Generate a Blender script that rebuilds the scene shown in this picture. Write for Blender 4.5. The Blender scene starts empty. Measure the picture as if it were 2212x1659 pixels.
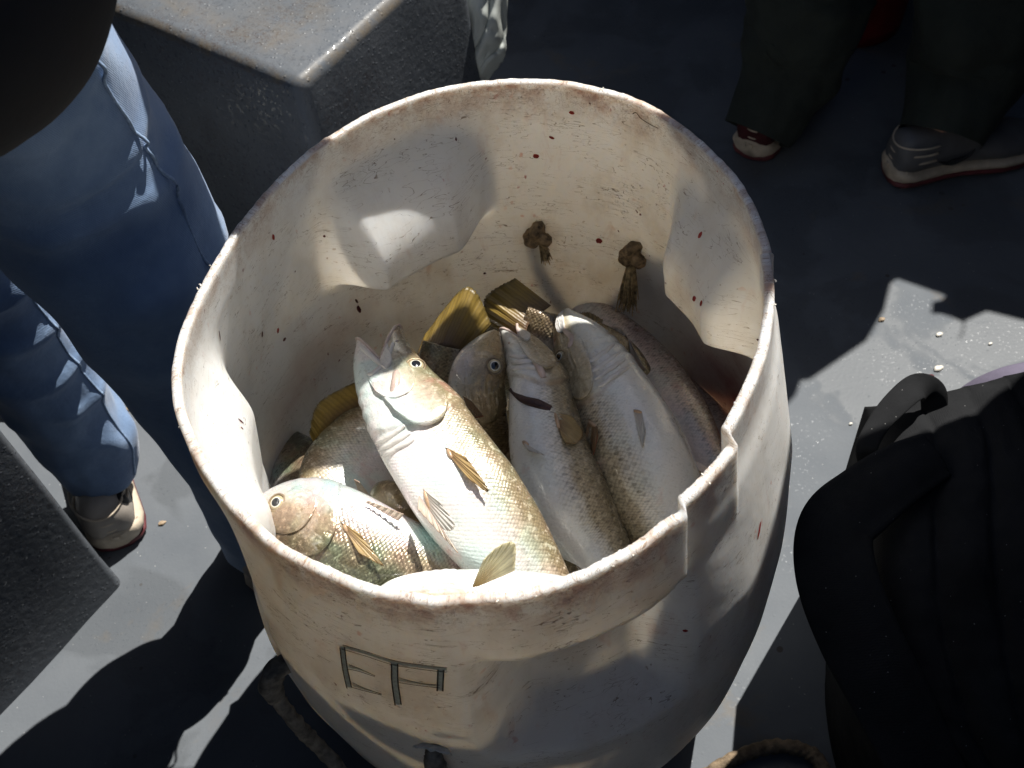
import bpy, math, random
from math import sin, cos, pi, radians, sqrt, atan2, exp
from mathutils import Vector, Matrix, noise
from mathutils.geometry import delaunay_2d_cdt
random.seed(7)
scene = bpy.context.scene
# ---------------------------------------------------------------- camera, sky, sun
F, WD, HD = 2400.0, 2212.0, 1659.0
CAM = Vector((0.01712, -0.62494, 1.38455)); PITCH, ROLL = 0.9163, -0.12217
fwd = Vector((0, cos(PITCH), -sin(PITCH)))
rt0 = Vector((1, 0, 0)); up0 = rt0.cross(fwd)
RT = rt0*cos(ROLL) + up0*sin(ROLL); UP = rt0*(-sin(ROLL)) + up0*cos(ROLL)
cd = bpy.data.cameras.new('camera'); cam = bpy.data.objects.new('camera', cd)
scene.collection.objects.link(cam)
cam.matrix_world = Matrix.Translation(CAM) @ Matrix((RT, UP, -fwd)).transposed().to_4x4()
cd.sensor_width = 36; cd.lens = 36*F/WD; cd.clip_start = .02; cd.clip_end = 200
cd.dof.use_dof = True; cd.dof.focus_distance = 0.98; cd.dof.aperture_fstop = 13
scene.camera = cam
AZ, EL = radians(50), radians(58)
w = bpy.data.worlds.new('World'); scene.world = w; w.use_nodes = True
nt = w.node_tree; bg = nt.nodes['Background']
sky = nt.nodes.new('ShaderNodeTexSky'); sky.sky_type = 'NISHITA'; sky.sun_disc = False
sky.sun_elevation = EL; sky.sun_rotation = pi/2 - AZ
nt.links.new(sky.outputs[0], bg.inputs[0]); bg.inputs[1].default_value = 0.05
sd = bpy.data.lights.new('sun', 'SUN'); sd.energy = 5.0; sd.angle = radians(.4); sd.color = (1, .965, .9)
sun = bpy.data.objects.new('sun', sd); scene.collection.objects.link(sun)
SD = Vector((cos(EL)*cos(AZ), cos(EL)*sin(AZ), sin(EL)))
sun.rotation_euler = SD.to_track_quat('Z', 'Y').to_euler(); sun.location = SD*6
scene.view_settings.view_transform = 'Standard'; scene.view_settings.look = 'None'
scene.view_settings.exposure = 0.55; scene.view_settings.gamma = 1
scene.cycles.max_bounces = 8; scene.cycles.diffuse_bounces = 5
C = scene.collection

def ray(x, y):
    return fwd + RT*((x-WD/2)/F) - UP*((y-HD/2)/F)
def pix(x, y, z):
    d = ray(x, y); return CAM + d*((z-CAM.z)/d.z)
def depth(P): return (P-CAM).dot(fwd)
def lerp(a, b, t): return a+(b-a)*t
def sm(a, b, x):
    t = min(1, max(0, (x-a)/(b-a))); return t*t*(3-2*t)
def nz(x, y=0., z=0.): return noise.noise(Vector((x, y, z)))
def interp(x, xs, ys):
    if x <= xs[0]: return ys[0]
    for i in range(1, len(xs)):
        if x <= xs[i]: return ys[i-1]+(ys[i]-ys[i-1])*(x-xs[i-1])/(xs[i]-xs[i-1])
    return ys[-1]

# ---------------------------------------------------------------- materials
def newmat(name):
    m = bpy.data.materials.new(name); m.use_nodes = True
    return m, m.node_tree, m.node_tree.nodes['Principled BSDF']
class N:
    """small wrapper so that node graphs stay short"""
    def __init__(s, nt): s.nt = nt
    def n(s, t, **k):
        o = s.nt.nodes.new(t)
        for a, b in k.items(): setattr(o, a, b)
        return o
    def l(s, a, b): s.nt.links.new(a, b)
    def val(s, sock, v):
        if isinstance(v, bpy.types.NodeSocket): s.l(v, sock)
        else: sock.default_value = v
    def math(s, op, a, b=0., c=None, clamp=False):
        o = s.n('ShaderNodeMath', operation=op); o.use_clamp = clamp
        s.val(o.inputs[0], a); s.val(o.inputs[1], b)
        if c is not None: s.val(o.inputs[2], c)
        return o.outputs[0]
    def noise(s, vec, scale, detail=3, rough=.55, dist=0., dim='3D'):
        o = s.n('ShaderNodeTexNoise', noise_dimensions=dim); s.l(vec, o.inputs['Vector'])
        o.inputs['Scale'].default_value = scale; o.inputs['Detail'].default_value = detail
        o.inputs['Roughness'].default_value = rough; o.inputs['Distortion'].default_value = dist
        return o.outputs['Fac']
    def vor(s, vec, scale, feature='F1', rnd=1., dim='3D', out='Distance'):
        o = s.n('ShaderNodeTexVoronoi', feature=feature, voronoi_dimensions=dim); s.l(vec, o.inputs['Vector'])
        o.inputs['Scale'].default_value = scale; o.inputs['Randomness'].default_value = rnd
        return o.outputs[out]
    def ramp(s, x, stops, interp='LINEAR'):
        o = s.n('ShaderNodeValToRGB'); s.l(x, o.inputs[0]); cr = o.color_ramp; cr.interpolation = interp
        while len(cr.elements) < len(stops): cr.elements.new(.5)
        for e, (p, c) in zip(cr.elements, stops):
            e.position = p; e.color = (c, c, c, 1) if isinstance(c, (int, float)) else (*c, 1)
        return o.outputs[0]
    def mix(s, f, a, b, mode='MIX'):
        o = s.n('ShaderNodeMix', data_type='RGBA', blend_type=mode)
        s.val(o.inputs[0], f)
        for sk, v in ((o.inputs[6], a), (o.inputs[7], b)):
            if isinstance(v, tuple): sk.default_value = (*v, 1) if len(v) == 3 else v
            else: s.l(v, sk)
        return o.outputs[2]
    def map(s, vec, scale=(1, 1, 1), loc=(0, 0, 0), rot=(0, 0, 0)):
        o = s.n('ShaderNodeMapping'); s.l(vec, o.inputs[0])
        o.inputs['Scale'].default_value = scale; o.inputs['Location'].default_value = loc; o.inputs['Rotation'].default_value = rot
        return o.outputs[0]
    def bump(s, h, strength, dist, normal=None):
        o = s.n('ShaderNodeBump'); s.l(h, o.inputs['Height']); o.inputs['Strength'].default_value = strength
        o.inputs['Distance'].default_value = dist
        if normal: s.l(normal, o.inputs['Normal'])
        return o.outputs[0]
    def obj(s): return s.n('ShaderNodeTexCoord').outputs['Object']
    def uv(s, name='UVMap'):
        o = s.n('ShaderNodeUVMap'); o.uv_map = name; return o.outputs[0]

def simple(name, col, rough=.6, metal=0., nscale=30., var=.25, bump=.0005, coat=0., bscale=None):
    m, nt, b = newmat(name); k = N(nt); o = k.obj()
    n = k.noise(o, nscale, 5)
    lo = tuple(c*(1-var) for c in col); hi = tuple(min(1, c*(1+var)) for c in col)
    k.l(k.ramp(n, [(.3, lo), (.7, hi)]), b.inputs['Base Color'])
    b.inputs['Roughness'].default_value = rough; b.inputs['Metallic'].default_value = metal
    b.inputs['Coat Weight'].default_value = coat
    if bump: k.l(k.bump(k.noise(o, bscale or nscale*3, 4), 1, bump), b.inputs['Normal'])
    return m

def deck_mat(name, c0, c1, speck=True, wet=True):
    m, nt, b = newmat(name); k = N(nt); o = k.obj()
    col = k.ramp(k.noise(o, 5, 6, .65), [(.3, c0), (.7, c1)])
    if speck:
        s1 = k.math('LESS_THAN', k.vor(o, 34, rnd=1), k.math('MULTIPLY', k.ramp(k.noise(o, 9, 2), [(.52, 0.), (.75, 1.)]), .22))
        col = k.mix(k.math('MULTIPLY', s1, .75), col, (.07, .06, .05))
        s2 = k.math('LESS_THAN', k.vor(k.map(o, loc=(3, 1, 2)), 60, rnd=1), .055)
        col = k.mix(k.math('MULTIPLY', s2, .35), col, (.6, .6, .58))
        st = k.ramp(k.noise(k.map(o, loc=(.3, .9, 0)), 6, 5, .6, .8), [(.60, 0.), (.68, 1.)])
        col = k.mix(k.math('MULTIPLY', st, .35), col, (.20, .15, .09))
    wetm = k.ramp(k.noise(k.map(o, loc=(1.3, .4, 0)), 4.5, 4, .6, .5), [(.50, 0.), (.55, 1.)])
    if wet: col = k.mix(k.math('MULTIPLY', wetm, .45), col, (.075, .082, .09))
    k.l(col, b.inputs['Base Color'])
    b.inputs['Specular IOR Level'].default_value = .22
    r = k.ramp(wetm, [(0, .8), (1, .5)])
    drop = k.math('MULTIPLY', k.ramp(k.noise(k.map(o, loc=(8, 1, 0)), 210, 2, .5), [(.62, 0.), (.66, 1.)]), k.ramp(k.noise(k.map(o, loc=(2.2, .7, 0)), 5, 3), [(.42, 0.), (.56, 1.)]))
    k.l(k.mix(drop, r, (.07, .07, .07)), b.inputs['Roughness'])
    g = k.vor(o, 160, rnd=1); g2 = k.noise(o, 240, 3)
    dr = k.ramp(k.vor(k.map(o, loc=(5, 2, 0)), 60, rnd=1), [(0, 1.), (.14, .0)])
    h = k.math('ADD', k.math('MULTIPLY', g, .5), k.math('ADD', g2, k.math('MULTIPLY', dr, 1.6)))
    k.l(k.bump(h, .35, .0006), b.inputs['Normal'])
    return m
M = {}
M['deck'] = deck_mat('grey_deck_paint', (.108, .120, .136), (.146, .158, .172))
def box_mat():
    m, nt, b = newmat('grey_fibreglass'); k = N(nt); o = k.obj(); g = k.n('ShaderNodeNewGeometry')
    col = k.ramp(k.noise(o, 7, 5), [(.3, (.085, .096, .11)), (.7, (.125, .136, .152))])
    col = k.mix(k.math('MULTIPLY', k.math('LESS_THAN', k.vor(o, 75), .08), .5), col, (.45, .47, .49))
    # hair-like debris and rust along the moulded edge
    hair = k.math('LESS_THAN', k.math('ABSOLUTE', k.math('SUBTRACT', k.noise(o, 75, 4, .6, 1.5), .5)), .014)
    hm = k.ramp(k.noise(k.map(o, loc=(2, 0, 1)), 7, 4, .6), [(.46, 0.), (.6, 1.)])
    col = k.mix(k.math('MULTIPLY', k.math('MULTIPLY', hair, hm), .85), col, (.05, .035, .035))
    eu = k.uv('edge'); sx = k.n('ShaderNodeSeparateXYZ'); k.l(eu, sx.inputs[0])
    ed = k.math('MULTIPLY', sx.outputs[0], k.ramp(k.noise(o, 22, 5, .7), [(.38, 0.), (.62, 1.)]))
    col = k.mix(k.math('MULTIPLY', ed, .85), col, (.22, .15, .06))
    k.l(col, b.inputs['Base Color']); b.inputs['Roughness'].default_value = .5; b.inputs['Specular IOR Level'].default_value = .3
    dr = k.ramp(k.vor(k.map(o, loc=(5, 2, 0)), 85, rnd=1), [(0, 1.), (.22, .0)])
    wetd = k.ramp(k.noise(o, 130, 3, .6), [(.56, 0.), (.62, 1.)])
    k.l(k.mix(wetd, (.5, .5, .5), (.08, .08, .08)), b.inputs['Roughness'])
    h = k.math('ADD', k.noise(o, 90, 4), k.math('MULTIPLY', dr, 1.5))
    k.l(k.bump(h, .55, .0013), b.inputs['Normal'])
    return m
M['box'] = box_mat()

def barrel_mat():
    m, nt, b = newmat('translucent_white_polyethylene'); k = N(nt); o = k.obj(); uv = k.uv()
    sx = k.n('ShaderNodeSeparateXYZ'); k.l(uv, sx.inputs[0]); th, z = sx.outputs[0], sx.outputs[1]   # metres round the wall, height
    col = k.ramp(k.noise(o, 6, 5, .6), [(.3, (.755, .74, .71)), (.7, (.83, .815, .785))])
    gr = k.ramp(k.noise(k.map(o, scale=(1, 1, .55), loc=(4, 0, 0)), 16, 6, .72), [(.47, 0.), (.70, 1.)])
    col = k.mix(k.math('MULTIPLY', gr, .25), col, (.40, .33, .24))
    # scratches: thin contour lines of a stretched noise, only in patches
    for i, (ang, sc) in enumerate(((.5, 26), (-.9, 32), (1.5, 22))):
        mp = k.map(uv, scale=(1, 4.5, 1), rot=(0, 0, ang), loc=(i*1.7, i, 0))
        ln = k.math('LESS_THAN', k.math('ABSOLUTE', k.math('SUBTRACT', k.noise(mp, sc, 2, .5, .4), .5)), .0042)
        pm = k.ramp(k.noise(k.map(uv, loc=(i*3, 2, 0)), 24, 4, .6), [(.50, 0.), (.60, 1.)])
        col = k.mix(k.math('MULTIPLY', k.math('MULTIPLY', ln, pm), .75), col, (.20, .14, .08))
    # small brown and red spots, a few larger
    for sc, rad, c, a, lo in ((70, .10, (.30, .20, .12), .6, .60), (34, .06, (.42, .03, .025), .8, .62), (40, .13, (.66, .36, .27), .45, .60), (24, .045, (.16, .01, .02), .9, .60)):
        mp = k.map(uv, scale=(1.5, 1, 1), rot=(0, 0, .25), loc=(sc*.13, sc*.07, 0))
        dd = k.n('ShaderNodeVectorMath', operation='ADD'); k.l(mp, dd.inputs[0])
        nn = k.n('ShaderNodeTexNoise'); k.l(uv, nn.inputs['Vector']); nn.inputs['Scale'].default_value = 120
        vm = k.n('ShaderNodeVectorMath', operation='SCALE'); k.l(nn.outputs['Color'], vm.inputs[0]); vm.inputs['Scale'].default_value = .012
        k.l(vm.outputs[0], dd.inputs[1])
        v = k.vor(dd.outputs[0], sc, dim='2D')
        mk = k.math('MULTIPLY', k.ramp(k.math('DIVIDE', v, rad), [(.7, 1.), (1., 0.)]), k.ramp(k.noise(k.map(uv, loc=(sc, 0, 0)), 17, 3), [(lo, 0.), (lo+.07, 1.)]))
        col = k.mix(k.math('MULTIPLY', mk, a), col, c)
    sm_ = k.ramp(k.noise(k.map(uv, scale=(3.2, 1, 1), rot=(0, 0, .3), loc=(5, 1, 0)), 13, 5, .7, .6), [(.60, 0.), (.74, 1.)])
    col = k.mix(k.math('MULTIPLY', sm_, .24), col, (.50, .24, .17))
    # grime along the sawn rim
    s2 = k.uv('rim'); s3 = k.n('ShaderNodeSeparateXYZ'); k.l(s2, s3.inputs[0])
    rg = k.math('MULTIPLY', k.ramp(s3.outputs[0], [(0., 1.), (.35, .45), (1., 0.)]), k.ramp(k.noise(uv, 26, 6, .75), [(.44, 0.), (.62, 1.)]))
    col = k.mix(k.math('MULTIPLY', rg, .75), col, (.42, .27, .18))
    hl = k.math('LESS_THAN', k.math('ABSOLUTE', k.math('SUBTRACT', k.noise(uv, 110, 4, .6, 1.6), .5)), .012)
    col = k.mix(k.math('MULTIPLY', k.math('MULTIPLY', hl, k.ramp(s3.outputs[0], [(.0, 1.), (.9, 0.)])), .6), col, (.22, .13, .08))
    # blood washed down the inside, right-hand side and behind the left fish
    s4 = k.uv('blood'); s5 = k.n('ShaderNodeSeparateXYZ'); k.l(s4, s5.inputs[0])
    bl = k.math('MULTIPLY', s5.outputs[0], k.ramp(k.noise(k.map(uv, scale=(1, 1.6, 1)), 14, 5, .6), [(.3, .1), (.7, 1.)]))
    col = k.mix(bl, col, (.34, .075, .055))
    k.l(col, b.inputs['Base Color'])
    b.inputs['Roughness'].default_value = .38
    b.inputs['Subsurface Weight'].default_value = 1.0
    b.inputs['Subsurface Radius'].default_value = (1.0, .90, .78)
    b.inputs['Subsurface Scale'].default_value = .015
    h = k.math('ADD', k.noise(uv, 30, 4), k.math('MULTIPLY', k.noise(k.map(uv, scale=(1, .25, 1)), 260, 3), .25))
    k.l(k.bump(h, .5, .0012), b.inputs['Normal'])
    return m
M['barrel'] = barrel_mat()

def fish_mat(name, back, mid, gold, belly=(.86, .855, .83), split=.46, head=False, irid=.25, metal=.25, bs=1., spk=.5, hd=.08):
    m, nt, b = newmat(name); k = N(nt); o = k.obj(); uv = k.uv(); u2 = k.uv('part')
    sx = k.n('ShaderNodeSeparateXYZ'); k.l(u2, sx.inputs[0]); uf, vf = sx.outputs[0], sx.outputs[1]
    vn = k.math('ADD', k.math('SUBTRACT', vf, k.ramp(uf, [(.40, hd), (.51, 0.)])), k.math('MULTIPLY', k.math('SUBTRACT', k.noise(o, 45, 5, .65), .5), .16))
    col = k.ramp(vn, [(0, back), (split*.55, mid), (split*.86, gold), (split, tuple(lerp(g, q, .6) for g, q in zip(gold, belly))), (split+.13, belly), (1, belly)])
    # diamond scale pattern
    sc = k.map(uv, rot=(0, 0, pi/4), scale=(1, 1, 1))
    dist = k.vor(sc, 390, rnd=.25, dim='2D')
    body = k.ramp(uf, [(.5, 0.), (.515, 1.)])            # 0 on the head, 1 behind the gill cover
    bk = k.ramp(vn, [(split-.03, 1.), (split+.12, .0)])
    dk = k.math('MULTIPLY', k.ramp(dist, [(.30, 0.), (.62, 1.)]), k.math('MULTIPLY', body, k.math('ADD', k.math('MULTIPLY', bk, .45), .04)))
    col = k.mix(dk, col, tuple(c*.35 for c in mid))
    sp = k.math('MULTIPLY', k.math('MULTIPLY', k.ramp(k.vor(k.map(uv, scale=(1, .8, 1), loc=(3, 1, 0)), 170, rnd=.5, dim='2D'), [(.16, 1.), (.26, 0.)]), bk), body)
    col = k.mix(k.math('MULTIPLY', sp, spk), col, (.05, .038, .022))
    # fine glitter of lighter and darker scales on the back and cheeks
    gn = k.noise(k.map(o, loc=(7, 3, 1)), 190, 4, .7)
    bk2 = k.ramp(vn, [(split-.1, 1.), (split+.25, .15)])
    col = k.mix(k.math('MULTIPLY', k.ramp(gn, [(.36, 1.), (.46, 0.)]), k.math('MULTIPLY', bk2, .3)), col, tuple(c*.4 for c in mid))
    col = k.mix(k.math('MULTIPLY', k.ramp(gn, [(.54, 0.), (.64, 1.)]), k.math('MULTIPLY', bk2, .45)), col, tuple(min(1, c*1.5) for c in gold))
    # pink bruises, pearly tints
    br = k.ramp(k.noise(k.map(o, loc=(2, 5, 1)), 24, 4, .6), [(.63, 0.), (.72, 1.)])
    col = k.mix(k.math('MULTIPLY', br, .35), col, (.62, .27, .22))
    ir = k.n('ShaderNodeTexNoise'); k.l(k.map(o, loc=(9, 2, 4)), ir.inputs['Vector']); ir.inputs['Scale'].default_value = 28
    pearl = k.ramp(ir.outputs['Fac'], [(.38, (.45, .82, .80)), (.5, (.85, .85, .83)), (.64, (.90, .68, .76))])
    col = k.mix(irid, col, k.mix(1., col, pearl, 'MULTIPLY'))
    # gill opening line
    gl = k.ramp(k.math('ABSOLUTE', k.math('SUBTRACT', uf, .503)), [(0.002, 1.), (.010, 0.)])
    col = k.mix(k.math('MULTIPLY', gl, k.ramp(vf, [(.12, 0.), (.3, .35), (.9, .2)])), col, (.22, .10, .07))
    k.l(col, b.inputs['Base Color'])
    b.inputs['Metallic'].default_value = metal
    k.l(k.ramp(k.noise(o, 160, 3), [(.3, .22), (.7, .42)]), b.inputs['Roughness'])
    b.inputs['Coat Weight'].default_value = .9; b.inputs['Coat Roughness'].default_value = .10
    hs = k.math('MULTIPLY', k.math('SUBTRACT', 1., dist), k.math('ADD', k.math('MULTIPLY', body, .8*bs), .06))
    hn = k.math('ADD', hs, k.math('MULTIPLY', k.noise(o, 210, 3), .55))
    wr = k.math('MULTIPLY', k.noise(k.map(o, loc=(1, 1, 1)), 60, 4, .7), k.math('SUBTRACT', 2.2, body))
    k.l(k.bump(k.math('ADD', hn, wr), .8, .0011), b.inputs['Normal'])
    return m
M['fish_silver'] = fish_mat('silver_fish_skin', (.15, .115, .06), (.33, .26, .15), (.68, .60, .46), split=.415, metal=.12, irid=.35, bs=.5, spk=.25, hd=.05)
M['fish_gold'] = fish_mat('golden_fish_skin', (.13, .095, .045), (.28, .21, .11), (.50, .41, .26), belly=(.76, .73, .66), split=.60, irid=.4, metal=.25)
M['fish_head'] = fish_mat('bronze_fish_head_skin', (.13, .09, .04), (.30, .21, .10), (.46, .36, .21), belly=(.74, .70, .64), split=.66, irid=.2, metal=.25, hd=.0)
M['fish_white'] = fish_mat('white_bellied_fish_skin', (.14, .11, .06), (.27, .21, .12), (.50, .42, .29), belly=(.88, .87, .82), split=.475, irid=.08, metal=.05, bs=.25)
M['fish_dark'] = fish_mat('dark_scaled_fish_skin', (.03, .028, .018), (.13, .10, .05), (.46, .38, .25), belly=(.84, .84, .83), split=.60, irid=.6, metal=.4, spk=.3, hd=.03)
M['fish_pink'] = fish_mat('pink_grey_fish_skin', (.26, .17, .11), (.56, .41, .33), (.76, .60, .52), belly=(.86, .76, .70), split=.34, irid=.2, metal=.08, bs=.4)
M['lip'] = simple('pale_pink_mouth_flesh', (.60, .47, .42), .35, 0, 60, .2, .0006, .5)
M['mouth'] = simple('dark_pink_mouth_inside', (.28, .13, .12), .4, 0, 60, .4, .001, .4)
M['jaw'] = simple('pinkish_jaw_bone_skin', (.55, .42, .36), .3, .05, 90, .3, .0006, .5)
M['fin_root'] = simple('fleshy_fin_root', (.50, .33, .20), .3, .05, 90, .35, .0006, .5)
M['gill_dark'] = simple('dark_gill_opening', (.045, .018, .016), .5, 0, 60, .4, .001)
M['skin_white'] = simple('white_wet_fish_skin', (.74, .71, .67), .3, .05, 50, .12, .0008, .5)
def fin_mat(name, c0, c1, edge=(.05, .04, .015), trans=.4):
    m, nt, b = newmat(name); k = N(nt); uv = k.uv(); sx = k.n('ShaderNodeSeparateXYZ'); k.l(uv, sx.inputs[0])
    u, v = sx.outputs[0], sx.outputs[1]            # u across the rays, v base to tip
    rays = k.math('SINE', k.math('MULTIPLY', k.math('ADD', u, k.math('MULTIPLY', k.noise(uv, 5, 2), .05)), 125.))
    r01 = k.math('ADD', k.math('MULTIPLY', rays, .5), .5)
    col = k.ramp(k.math('ADD', v, k.math('MULTIPLY', k.math('SUBTRACT', k.noise(uv, 6, 4), .5), .4)), [(0, c0), (.6, c1), (1, tuple(c*.75 for c in c1))])
    col = k.mix(k.math('MULTIPLY', k.math('POWER', r01, 3.), .35), col, tuple(c*.35 for c in c1))
    ed = k.ramp(v, [(.90, 0.), (1., 1.)])
    col = k.mix(k.math('MULTIPLY', ed, .7), col, edge)
    k.l(col, b.inputs['Base Color']); b.inputs['Roughness'].default_value = .38
    b.inputs['Coat Weight'].default_value = .3
    k.l(k.bump(rays, .35, .0004), b.inputs['Normal'])
    tr = k.n('ShaderNodeBsdfTranslucent'); k.l(col, tr.inputs[0])
    mx = k.n('ShaderNodeMixShader'); mx.inputs[0].default_value = trans
    k.l(b.outputs[0], mx.inputs[1]); k.l(tr.outputs[0], mx.inputs[2])
    k.l(mx.outputs[0], nt.nodes['Material Output'].inputs[0])
    return m
M['fin_olive'] = fin_mat('olive_tail_fin', (.17, .10, .065), (.40, .27, .06), trans=.3)
M['fin_yellow'] = fin_mat('yellow_fin', (.50, .33, .10), (.92, .88, .64), edge=(.85, .78, .5), trans=.4)
M['fin_gold'] = fin_mat('gold_brown_fin', (.34, .19, .10), (.66, .48, .22), edge=(.25, .14, .06))
M['fin_pale'] = fin_mat('pale_pink_fin', (.55, .40, .33), (.72, .62, .50), edge=(.6, .4, .3), trans=.15)
M['fin_white'] = fin_mat('whitish_clear_fin', (.66, .56, .48), (.82, .80, .74), edge=(.75, .65, .55), trans=.2)
M['fin_orange'] = fin_mat('orange_red_fin', (.34, .21, .10), (.46, .29, .15), edge=(.45, .12, .06))
def eye_mat():
    m, nt, b = newmat('glassy_fish_eye'); k = N(nt); o = k.obj()
    sx = k.n('ShaderNodeSeparateXYZ'); k.l(o, sx.inputs[0])
    r = k.math('SQRT', k.math('ADD', k.math('POWER', sx.outputs[0], 2.), k.math('POWER', sx.outputs[1], 2.)))
    col = k.ramp(r, [(.50, (.004, .006, .008)), (.53, (.75, .74, .64)), (.64, (.66, .62, .50)), (.68, (.42, .33, .18)), (.84, (.50, .42, .27)), (.94, (.04, .03, .02))])
    k.l(col, b.inputs['Base Color']); b.inputs['Roughness'].default_value = .12; b.inputs['Coat Weight'].default_value = 1
    return m
M['eye'] = eye_mat()
def denim():
    m, nt, b = newmat('blue_denim'); k = N(nt); o = k.obj(); uv = k.uv()
    tw = k.math('SINE', k.math('MULTIPLY', k.noise(k.map(uv, scale=(1, 1, 1)), 1, 0), 0.))
    sx = k.n('ShaderNodeSeparateXYZ'); k.l(uv, sx.inputs[0])
    t = k.math('SINE', k.math('MULTIPLY', k.math('ADD', sx.outputs[0], k.math('MULTIPLY', sx.outputs[1], .35)), 3400.))
    t = k.math('MULTIPLY', t, k.ramp(k.noise(uv, 420, 2), [(.3, .2), (.7, 1.)]))
    col = k.ramp(k.math('ADD', k.noise(o, 9, 5, .65), k.math('MULTIPLY', t, .035)), [(.28, (.13, .21, .37)), (.5, (.19, .295, .48)), (.72, (.28, .40, .59))])
    k.l(col, b.inputs['Base Color']); b.inputs['Roughness'].default_value = .9
    b.inputs['Sheen Weight'].default_value = .3
    h = k.math('ADD', k.math('MULTIPLY', t, .12), k.math('MULTIPLY', k.noise(o, 38, 5, .65), 2.2))
    k.l(k.bump(h, .6, .0016), b.inputs['Normal'])
    return m
M['denim'] = denim()
M['seam'] = simple('faded_denim_seam', (.26, .36, .52), .9, 0, 200, .3, .0006)
def black_cloth():
    m, nt, b = newmat('black_woven_nylon'); k = N(nt); o = k.obj(); uv = k.uv()
    sx = k.n('ShaderNodeSeparateXYZ'); k.l(uv, sx.inputs[0])
    wv = k.math('MULTIPLY', k.math('SINE', k.math('MULTIPLY', sx.outputs[0], 2400.)), k.math('SINE', k.math('MULTIPLY', sx.outputs[1], 2400.)))
    col = k.ramp(k.noise(o, 12, 5), [(.3, (.010, .0105, .0115)), (.7, (.022, .0225, .024))])
    lint = k.math('LESS_THAN', k.vor(o, 90), .045)
    col = k.mix(lint, col, (.25, .25, .24))
    k.l(col, b.inputs['Base Color']); b.inputs['Roughness'].default_value = .85; b.inputs['Specular IOR Level'].default_value = .09
    k.l(k.bump(k.math('ADD', k.math('MULTIPLY', wv, .25), k.math('MULTIPLY', k.noise(o, 25, 4, .6), 3.)), .6, .0016), b.inputs['Normal'])
    return m
M['nylon'] = black_cloth()
M['nylon_edge'] = simple('black_webbing', (.013, .0135, .015), .8, 0, 300, .3, .0004, bscale=600)
M['jacket'] = simple('black_jacket_cloth', (.008, .008, .011), .9, 0, 20, .3, .0006)
M['olive'] = simple('dark_olive_cloth', (.018, .023, .018), .9, 0, 18, .3, .002)
M['sock'] = simple('dark_red_sock', (.05, .005, .008), .9, 0, 60, .3, .001)
M['shoe'] = simple('worn_white_leather', (.36, .32, .28), .5, 0, 25, .2, .0006)
M['shoe_dark'] = simple('black_shoe_tab', (.02, .02, .022), .6)
M['sole'] = simple('scuffed_cream_sole', (.52, .44, .34), .6, 0, 40, .25, .0006)
M['sole_red'] = simple('maroon_outsole', (.13, .03, .035), .6, 0, 40, .3, .0006)
M['skin'] = simple('skin', (.35, .20, .14), .6, 0, 40, .1, .0003)
M['hair'] = simple('dark_hair', (.02, .015, .012), .7, 0, 80, .3, .002)
M['rope'] = simple('frayed_brown_rope', (.30, .20, .10), .85, 0, 130, .75, .0016, bscale=260)
M['rope_grey'] = simple('dirty_grey_brown_rope', (.30, .25, .19), .85, 0, 90, .6, .0016, bscale=260)
M['rope_tan'] = simple('weathered_tan_rope', (.20, .145, .09), .85, 0, 90, .6, .0016, bscale=260)
M['fibre'] = simple('straw_rope_fibres', (.46, .33, .16), .8, 0, 160, .7, .0008)
M['cloth'] = simple('pale_grey_green_cloth', (.50, .53, .50), .8, 0, 10, .1, .001)
M['carve'] = simple('dark_carved_line', (.075, .055, .03), .8, 0, 300, .6, .0003)
M['carve_fill'] = simple('dirty_carved_stroke', (.95, .80, .55), .6, 0, 260, .2, .0003)
M['blood'] = simple('fresh_blood', (.34, .035, .03), .2, 0, 60, .4, 0)
M['blood_dark'] = simple('dried_blood', (.08, .008, .012), .45, 0, 60, .4, 0)
M['blocker'] = simple('dark_grey_blocker', (.035, .04, .045), .9, 0, 6, .2, .002)  # for the added sun and sky blockers, dark to cut bounce
M['red'] = simple('dark_red_paint', (.22, .015, .012), .45, 0, 14, .3, .001)
M['steel'] = simple('dull_white_paint', (.45, .45, .43), .4, 0, 14, .3, .001)
M['lilac'] = simple('lilac_grey_cloth', (.12, .105, .15), .85, 0, 20, .2, .001)
M['jug'] = simple('dirty_grey_buoy_plastic', (.33, .33, .30), .5, 0, 12, .3, .001)
M['crumb'] = simple('bait_crumb', (.42, .31, .20), .5, 0, 200, .5, .001)
M['shard'] = simple('plastic_shaving', (.72, .68, .60), .4, 0, 200, .2, .0004)

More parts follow.
